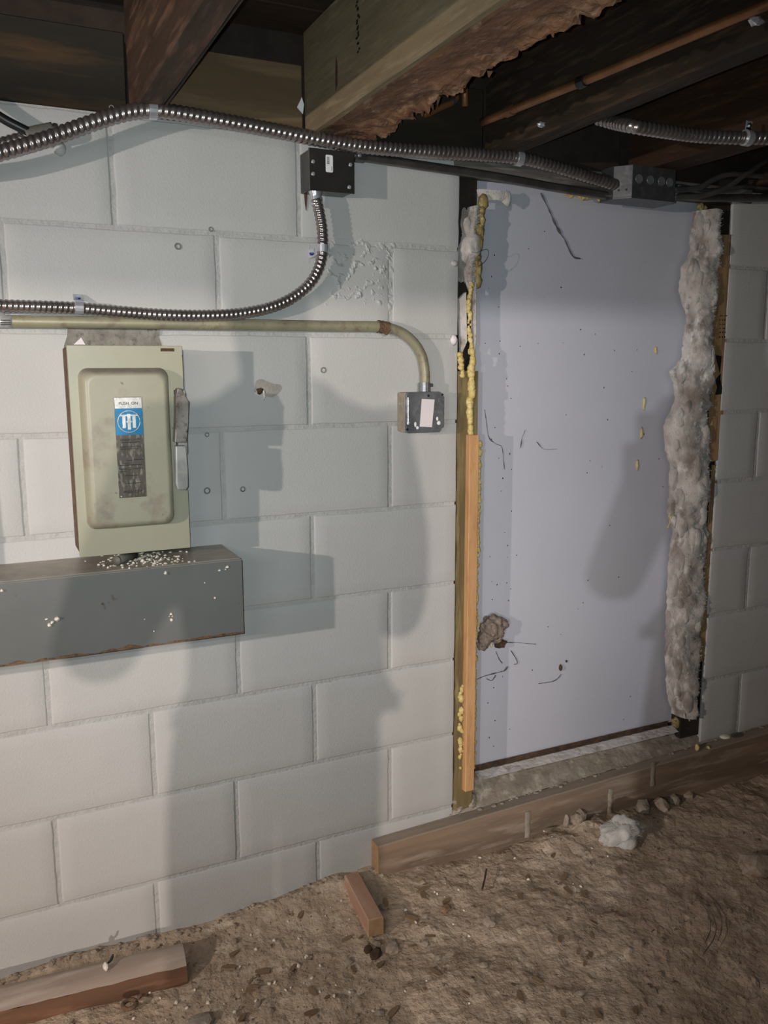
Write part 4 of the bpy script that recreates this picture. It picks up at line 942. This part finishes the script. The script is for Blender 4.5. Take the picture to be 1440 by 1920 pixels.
bm = new(); bm.faces.new([bm.verts.new(Vector((e1.x, e1.y, 0))+side*a_+Vector((0, 0, b_))) for a_, b_ in prof]); obj('sawn_end', bm, M['plank'], pk)
bm = new(); c = P(198, 1812, z=0.046); lump(bm, c, 0.006, 0.006, 0.010, 0.4, 2, 2, 3); tag(obj('paint_crumb', bm, M['crumb']), 'large pale crumb standing on the dusty plank', 'crumb')
strand([(202, 1806), (208, 1800), (212, 1790)], 0.0030, 'curled black sliver on the dusty plank', y=P(205, 1800, z=0.05).y, m='black', var=0.2, name='black_sliver', cat='sliver')
# stick, wire curls
bm = new(); a, b = P(904, 1668, z=0.012), P(912, 1630, z=0.018); tube(bm, [a, a.lerp(b, 0.5)+Vector((0.001, 0, 0)), b], 0.0024, 6); tag(obj('thin_stick', bm, M['rot']), 'thin black stick lying on the dirt in front of the form board', 'stick')
for k, (pts, lab) in enumerate((([(1305, 1680), (1330, 1705), (1342, 1735), (1338, 1760), (1318, 1790)], 'outer pale wire curl lying on the dark floor at lower right'), ([(1312, 1686), (1328, 1714), (1332, 1742), (1322, 1768)], 'inner pale wire curl lying on the dark floor at lower right'))):
    bm = new(); tube(bm, spline([P(u, v, z=0.016) for u, v in pts], 0.008), 0.0011, 6); tag(obj('wire_curl', bm, M['tape'], smooth=True), lab, 'wire')
# glass wool lump and rubble by the board
c = P(1165, 1562, z=0.03)
wl = thing('wool_lump', (c.x, c.y, 0), 'whitish torn lump of glass wool on the floor before the form board', 'insulation')
bm = new(); lump(bm, (c.x, c.y, 0.032), 0.062, 0.040, 0.036, 0.45, 1.7, 4, 2.2); obj('lump', bm, M['cotton'], wl, smooth=True)
bm = new()
for i in range(900):
    d_ = Vector((R.gauss(0, 1), R.gauss(0, 1), abs(R.gauss(0, 1)))).normalized(); p = Vector((c.x+d_.x*0.058, c.y+d_.y*0.037, 0.032+d_.z*0.032)); q = p+d_*R.uniform(0.002, 0.007)+Vector((R.uniform(-.006, .006), R.uniform(-.006, .006), 0))
    tube(bm, [p, q], lambda i, n: (0.0007, 0.0002)[i], 3, caps=False)
obj('fibres', bm, M['cotton'], wl, kind='stuff')
def ground_lump(u, v, rx, ry, rz, m, name, label, cat, grp=None, sub_=2, amp=0.35):
    p = P(u, v, z=0.012); z = gz(p.x, p.y)
    bm = new(); lump(bm, (0, 0, 0), rx, ry, rz, amp, 1.9, sub_, R.uniform(0, 60)); o = tag(obj(name, bm, m, smooth=False), label, cat, grp)
    o.location = (p.x, p.y, z+rz*0.45); o.rotation_euler = (0, 0, R.uniform(0, 3)); return o
for u, v, rx, ry, rz, m, lab in ((1085, 1545, 0.030, 0.022, 0.020, 'stone', 'brown rubble lump left of the wool lump'), (1110, 1525, 0.022, 0.018, 0.016, 'wool', 'small grey fluff beside the left of the wool lump'), (1205, 1512, 0.035, 0.022, 0.022, 'concrete', 'flat mortar chunk behind the wool lump'), (1240, 1505, 0.026, 0.020, 0.020, 'stone', 'grey stone right behind the wool lump'), (1265, 1490, 0.028, 0.020, 0.018, 'concrete', 'pale mortar lump at the foot of the form board, right of the others'), (1060, 1545, 0.012, 0.010, 0.022, 'stone', 'small upright mortar lump against the form board'), (1290, 1480, 0.022, 0.018, 0.014, 'stone', 'rightmost rubble lump along the form board'),
   (705, 1778, 0.016, 0.012, 0.012, 'rot', 'dark clod below the wood offcut'), (690, 1770, 0.010, 0.010, 0.010, 'rot', 'smaller dark clod below the wood offcut'), (735, 1765, 0.022, 0.016, 0.010, 'stone', 'flat stone right below the wood offcut'), (1420, 1620, 0.05, 0.035, 0.03, 'stone', 'dark stone at the right frame edge on the dim floor'),
   (375, 1905, 0.030, 0.020, 0.010, 'concrete', 'pale broken mortar flake at the bottom of the floor'), (918, 1718, 0.018, 0.014, 0.010, 'stone', 'dark pebble on the open floor right of the offcut'), (835, 1692, 0.016, 0.012, 0.007, 'chip', 'flat pinkish chip on the floor right of the offcut')):
    ground_lump(u, v, rx, ry, rz, M[m], 'rubble_lump', lab, 'rubble')
p = P(1360, 1380, z=0.162); bm = new(); lump(bm, (p.x, p.y, 0.160), 0.020, 0.014, 0.006, 0.15, 1.5, 2, 3); tag(obj('flat_pebble', bm, M['crumb'], smooth=True), 'pale flat pebble on the curb under the right wall', 'pebble')
for u, v, lab in ((1307, 1402, 'small yellow foam drip on the curb below the glass wool'), (1328, 1406, 'larger yellow foam drip running over the form board')):
    p = P(u, v, y=-0.03); bm = new(); lump(bm, p, 0.006, 0.008, 0.012, 0.4, 2, 2, u); tag(obj('foam_drip', bm, M['foam'], smooth=True), lab, 'foam')
bm = new()
for i in range(14):
    x = 0.180+0.06*R.random(); r = R.uniform(0.006, 0.014); lump(bm, (x, R.uniform(-0.004, 0.03), 0.112+R.uniform(0, 0.03)), r, r*0.8, r*0.8, 0.5, 2, 2, i*2.1)
tag(obj('jamb_rubble', bm, M['concrete']), 'dark crumbly rubble at the foot of the jamb board on the curb', 'rubble')['kind'] = 'stuff'
bm = new()
for i in range(60):
    x = R.uniform(0.18, 1.5); r = R.uniform(0.0015, 0.006); y = R.uniform(-0.012, 0.004)
    lump(bm, (x, y, btop(x)+0.002), r*1.5, r, r*0.6, 0.5, 2, 1, i*1.3)
obj('curb_crumbs', bm, M['concrete'], kind='stuff')
# rusty washer
bm = new(); c = P(243, 1883, z=0.010); tube(bm, [c+Vector((0.013*math.cos(t), 0.013*math.sin(t), 0)) for t in [i*math.pi/9 for i in range(19)]], 0.0045, 8); tag(obj('rusty_ring', bm, M['rust'], smooth=True), 'rusty ring lying on the floor before the dusty plank', 'ring')
# crumbs, chips, pebbles: one object each
crumb_px = [(390, 1868), (440, 1885), (600, 1850), (627, 1858), (430, 1915), (300, 1862), (280, 1848), (300, 1838), (365, 1848), (455, 1840), (420, 1868), (575, 1783), (573, 1785), (690, 1768), (650, 1742), (655, 1716), (672, 1710), (815, 1665), (820, 1668), (834, 1673), (880, 1870), (545, 1838), (535, 1843), (513, 1752), (515, 1830), (585, 1823), (630, 1838), (570, 1830), (600, 1800), (560, 1800), (505, 1832), (480, 1860), (656, 1848), (540, 1720), (470, 1740), (480, 1770), (620, 1700), (610, 1712), (640, 1690), (560, 1750), (450, 1800), (350, 1880), (380, 1900), (310, 1900), (330, 1870), (250, 1900), (700, 1880), (760, 1850), (800, 1830), (780, 1720), (760, 1700), (870, 1695), (850, 1720), (880, 1740), (900, 1600), (1035, 1505+70), (1020, 1560), (940, 1575), (965, 1600), (1110, 1590), (1140, 1600), (1075, 1645), (1090, 1650), (990, 1640), (860, 1660), (835, 1650)]
protos = []
for i in range(5):
    bm = new(); lump(bm, (0, 0, 0), 1, 0.85, 0.7, 0.45, 2.2, 1, i*7.3); me = bpy.data.meshes.new('paint_crumb'); bm.to_mesh(me); bm.free(); me.materials.append(M['crumb']); protos.append(me)
def scatter(name, me, p, s, label, cat, grp, tilt=0.6, lift=0.4):
    o = bpy.data.objects.new(name, me); COL.objects.link(o); o.location = (p.x, p.y, gz(p.x, p.y)+s*lift); o.scale = (s, s, s)
    o.rotation_euler = (R.uniform(-tilt, tilt), R.uniform(-tilt, tilt), R.uniform(0, 6.28)); tag(o, label, cat, grp); return o
for i, (u, v) in enumerate(crumb_px):
    scatter('paint_crumb', protos[i % 5], P(u, v, z=0.008), R.uniform(0.0022, 0.0052), 'pale paint crumb lying on the dirt floor', 'crumb', 'paint crumbs on the dirt floor')
cps = []
for i in range(4):
    bm = new(); prism(bm, [Vector(q) for q in ((-1, -0.3, 0), (-0.3, -0.42, 0.02), (0.9, -0.25, 0.05), (1, 0.1, 0.04), (0.2, 0.38, 0), (-0.8, 0.25, 0.03))], (0.05, 0.03, 0.14+0.04*i)); me = bpy.data.meshes.new('wood_chip'); bmesh.ops.recalc_face_normals(bm, faces=bm.faces); bm.to_mesh(me); bm.free(); me.materials.append(M['chip']); cps.append(me)
    bm = new(); lump(bm, (0, 0, 0), 1, 0.8, 0.55, 0.35, 1.7, 1, i*3.1+1); me = bpy.data.meshes.new('pebble'); bm.to_mesh(me); bm.free(); me.materials.append(M['stone']); cps.append(me)
rs = random.Random(21)
for i in range(70):
    u, v = rs.uniform(420, 1200), rs.uniform(1600, 1900); p = P(u, v, z=0.005)
    if p.y > -0.07: continue
    scatter('wood_chip', cps[2*(i % 4)], p, rs.uniform(0.007, 0.017), 'brown wood chip half sunk in the dirt floor', 'chip', 'wood chips on the dirt floor', 0.2, 0.1)
for i in range(60):
    u, v = rs.uniform(400, 1430), rs.uniform(1520, 1910); p = P(u, v, z=0.005)
    if p.y > -0.07: continue
    scatter('pebble', cps[2*(i % 4)+1], p, rs.uniform(0.005, 0.013), 'small grey-brown pebble on the dirt floor', 'pebble', 'pebbles on the dirt floor', 0.3, 0.2)
# rubble ridge along the foot of the wall, and fine grit
bm = new()
for i in range(110):
    x = rs.uniform(-0.98, -0.04); y = -0.004-abs(rs.gauss(0, 0.016)); r = rs.uniform(0.002, 0.008)**1.0
    if x < -0.50 and y < -0.03: continue
    lump(bm, (x, y, gz(x, y)+r*0.1), r*rs.uniform(0.8, 1.9), r*0.9, r*0.55, 0.5, 2, 1, i*1.1)
obj('rubble', bm, M['stone'], kind='stuff')
bm = new()
for i in range(2600):
    u, v = rs.uniform(0, 1440), rs.uniform(1560, 1935); p = P(u, v, z=0.004)
    if p.y > -0.045 or (p.x < -0.55 and p.y > -0.20): continue
    r = rs.uniform(0.0008, 0.0026)
    q = Vector((p.x, p.y, gz(p.x, p.y)+r*0.3))
    vs2 = [bm.verts.new(q+Vector(k)*r*rs.uniform(0.7, 1.4)) for k in ((1, 0, 0), (-0.5, 0.9, 0), (-0.5, -0.9, 0), (0, 0, 1))]
    for f_ in ((0, 1, 3), (1, 2, 3), (2, 0, 3)): bm.faces.new([vs2[k] for k in f_])
obj('grit', bm, mat('grit', (0.33, 0.27, 0.21), (0.18, 0.14, 0.11), (0.50, 0.44, 0.36), scale=90, rough=0.95), kind='stuff')

# ------------------------------------------------------------------ the photographer, whose shadow lies on the wall, and the phone
M['skin'] = mat('skin', (0.55, 0.33, 0.24), (0.50, 0.29, 0.21), scale=12, rough=0.55)
M['jacket'] = mat('dark_jacket_cloth', (0.04, 0.045, 0.055), (0.03, 0.034, 0.042), scale=30, rough=0.9, bump=0.3)
M['jeans'] = mat('dark_jeans', (0.035, 0.05, 0.09), (0.028, 0.04, 0.07), scale=60, rough=0.9, bump=0.2)
M['boot'] = mat('brown_boot', (0.09, 0.055, 0.03), (0.06, 0.038, 0.022), scale=20, rough=0.6)
M['hair'] = mat('dark_hair', (0.02, 0.014, 0.01), rough=0.6)
def skin(name, verts, edges, radii, m, parent, sub_=1, label=None):
    me = bpy.data.meshes.new(name+'_cage'); me.from_pydata(verts, edges, [])
    o = bpy.data.objects.new(name+'_cage', me); COL.objects.link(o)
    o.modifiers.new('s', 'SKIN'); o.modifiers['s'].use_smooth_shade = True
    for sv, r in zip(me.skin_vertices[0].data, radii): sv.radius = r if isinstance(r, tuple) else (r, r)
    me.skin_vertices[0].data[0].use_root = True
    ss = o.modifiers.new('ss', 'SUBSURF'); ss.levels = sub_; ss.render_levels = sub_
    ev = o.evaluated_get(bpy.context.evaluated_depsgraph_get())
    me2 = bpy.data.meshes.new_from_object(ev); me2.name = name
    bpy.data.objects.remove(o); me2.materials.clear(); me2.materials.append(m)
    q = bpy.data.objects.new(name, me2); COL.objects.link(q); q.parent = parent; q.matrix_parent_inverse = Matrix.Translation(-parent.location)
    if label: q['label'] = label
    return q
PX, PY = -0.85, -2.06
pe = thing('person', (PX, PY, 0), 'person in dark jacket and jeans raising a phone, whose shadow falls on the block wall', 'person')
ph_c = CAM - fw*0.022 - UP*0.052 + RT*0.0
ph = thing('phone', ph_c, 'black phone held up in both hands of the person', 'phone')
bm = new(); obox(bm, ph_c, RT*0.037, UP*0.075, fw*0.0042, 0.004, 2); obj('case', bm, M['black'], ph)
bm = new(); obox(bm, ph_c-fw*0.0046, RT*0.034, UP*0.071, fw*0.0004); obj('screen', bm, M['greycable'], ph)
# body: pelvis, spine, head; legs; arms with hands closing on the phone
V, E_, Rr = [], [], []
def add(p, r, to=None):
    V.append(tuple(p)); Rr.append(r); i = len(V)-1
    if to is not None: E_.append((to, i))
    return i
pel = add((PX, PY-0.02, 0.86), (0.150, 0.105))
w1 = add((PX, PY-0.02, 1.02), (0.135, 0.10), pel); ch_ = add((PX, PY-0.01, 1.20), (0.150, 0.105), w1); nk0 = add((PX, PY, 1.34), (0.080, 0.066), ch_)
nk = add((PX, PY+0.02, 1.40), 0.054, nk0); hd0 = add((PX, PY+0.045, 1.47), (0.066, 0.078), nk); hd = add((PX, PY+0.05, 1.545), (0.078, 0.096), hd0); hd2 = add((PX, PY+0.04, 1.615), (0.062, 0.075), hd)
for s in (-1, 1):
    lx = PX+(-0.116 if s < 0 else 0.074); hp = add((lx, PY-0.02, 0.80), 0.088, pel); kn = add((lx, PY+0.02, 0.46), 0.060, hp); cf = add((lx, PY-0.01, 0.32), 0.055, kn); an = add((lx, PY-0.04, 0.09), 0.038, cf); add((lx+s*0.015, PY+0.10, 0.035), 0.032, an)
    sh = add((PX+s*0.172, PY, 1.285), 0.050, ch_); el = add((PX+(-0.295 if s < 0 else 0.238), PY+0.06, 0.955), 0.042, sh)
    hand = ph_c + RT*(s*0.052) - UP*0.035 - fw*0.012
    wr = add(hand - Vector((-s*0.03, 0.075, 0.055)), 0.028, el); pm = add(hand, (0.030, 0.020), wr)
    side_ = RT*s
    for k, (ln, up) in enumerate(((0.030, 0.040), (0.034, 0.018), (0.032, -0.004), (0.025, -0.024))):
        k0 = add(hand+UP*up*0.8+side_*0.006+fw*0.006, 0.0095, pm); k1 = add(hand+UP*up+fw*0.026+side_*0.002, 0.0088, k0); k2 = add(hand+UP*up*1.05+fw*0.030-side_*ln*0.8, 0.0078, k1)
    t0 = add(hand-fw*0.008+UP*0.022-side_*0.006, 0.011, pm); t1 = add(hand-fw*0.006+UP*0.040-side_*0.024, 0.0095, t0)
skin('body', V, E_, Rr, M['skin'], pe, 2)
V, E_, Rr = [], [], []
pel = add((PX, PY-0.02, 0.98), (0.168, 0.124)); add((PX, PY-0.02, 0.86), (0.172, 0.126), pel); add((PX, PY-0.02, 0.74), (0.176, 0.130), len(V)-1); w1 = add((PX, PY-0.02, 1.06), (0.168, 0.125), pel); ch_ = add((PX, PY-0.01, 1.20), (0.186, 0.135), w1); nk0 = add((PX, PY, 1.345), (0.115, 0.095), ch_); add((PX, PY+0.015, 1.40), (0.07, 0.07), nk0)
for s in (-1, 1):
    sh = add((PX+s*0.178, PY, 1.29), 0.076, ch_); el = add((PX+(-0.297 if s < 0 else 0.240), PY+0.055, 0.945), 0.060, sh)
    hand = ph_c + RT*(s*0.052) - UP*0.035 - fw*0.012
    add(hand - Vector((-s*0.036, 0.085, 0.066)), 0.040, el)
skin('jacket', V, E_, Rr, M['jacket'], pe, 2)
V, E_, Rr = [], [], []
pel = add((PX, PY-0.02, 0.87), (0.160, 0.118)); add((PX, PY-0.02, 0.98), (0.150, 0.112), pel)
for s in (-1, 1):
    lx = PX+(-0.116 if s < 0 else 0.074)
    hp = add((lx, PY-0.02, 0.77), 0.102, pel); kn = add((lx, PY+0.02, 0.46), 0.097, hp); add((lx, PY-0.035, 0.10), 0.090, kn)
skin('trousers', V, E_, Rr, M['jeans'], pe, 2)
for s in (-1, 1):
    V, E_, Rr = [], [], []
    lx = PX+(-0.116 if s < 0 else 0.074)-s*0.080; a = add((lx+s*0.080, PY-0.05, 0.10), (0.050, 0.055)); b = add((lx+s*0.082, PY-0.03, 0.045), (0.048, 0.046), a); c = add((lx+s*0.092, PY+0.07, 0.040), (0.047, 0.040), b); add((lx+s*0.100, PY+0.15, 0.032), (0.040, 0.028), c)
    skin('boot', V, E_, Rr, M['boot'], pe, 2)
hc = Vector((PX, PY+0.035, 1.55))
bm = new(); lump(bm, hc+Vector((0, -0.022, 0.042)), 0.086, 0.100, 0.086, 0.08, 3, 3, 3); obj('hair', bm, M['hair'], pe, smooth=True)
for s in (-1, 1):
    bm = new(); lump(bm, hc+Vector((s*0.030, 0.088, -0.005)), 0.013, 0.009, 0.008, 0, 1, 2); obj('eye', bm, M['white'], pe, smooth=True)
    bm = new(); lump(bm, hc+Vector((s*0.030, 0.0955, -0.005)), 0.0055, 0.003, 0.0055, 0, 1, 2); obj('pupil', bm, M['ink'], pe, smooth=True)
    bm = new(); lump(bm, hc+Vector((s*0.080, 0.0, -0.015)), 0.010, 0.020, 0.032, 0.1, 2, 2); obj('ear', bm, M['skin'], pe, smooth=True)
bm = new(); lump(bm, hc+Vector((0, 0.100, -0.030)), 0.012, 0.016, 0.022, 0.05, 2, 2); obj('nose', bm, M['skin'], pe, smooth=True)
bm = new(); lump(bm, hc+Vector((0, 0.090, -0.068)), 0.024, 0.010, 0.006, 0.05, 2, 2); obj('mouth', bm, mat('lips', (0.36, 0.14, 0.12), rough=0.5), pe, smooth=True)
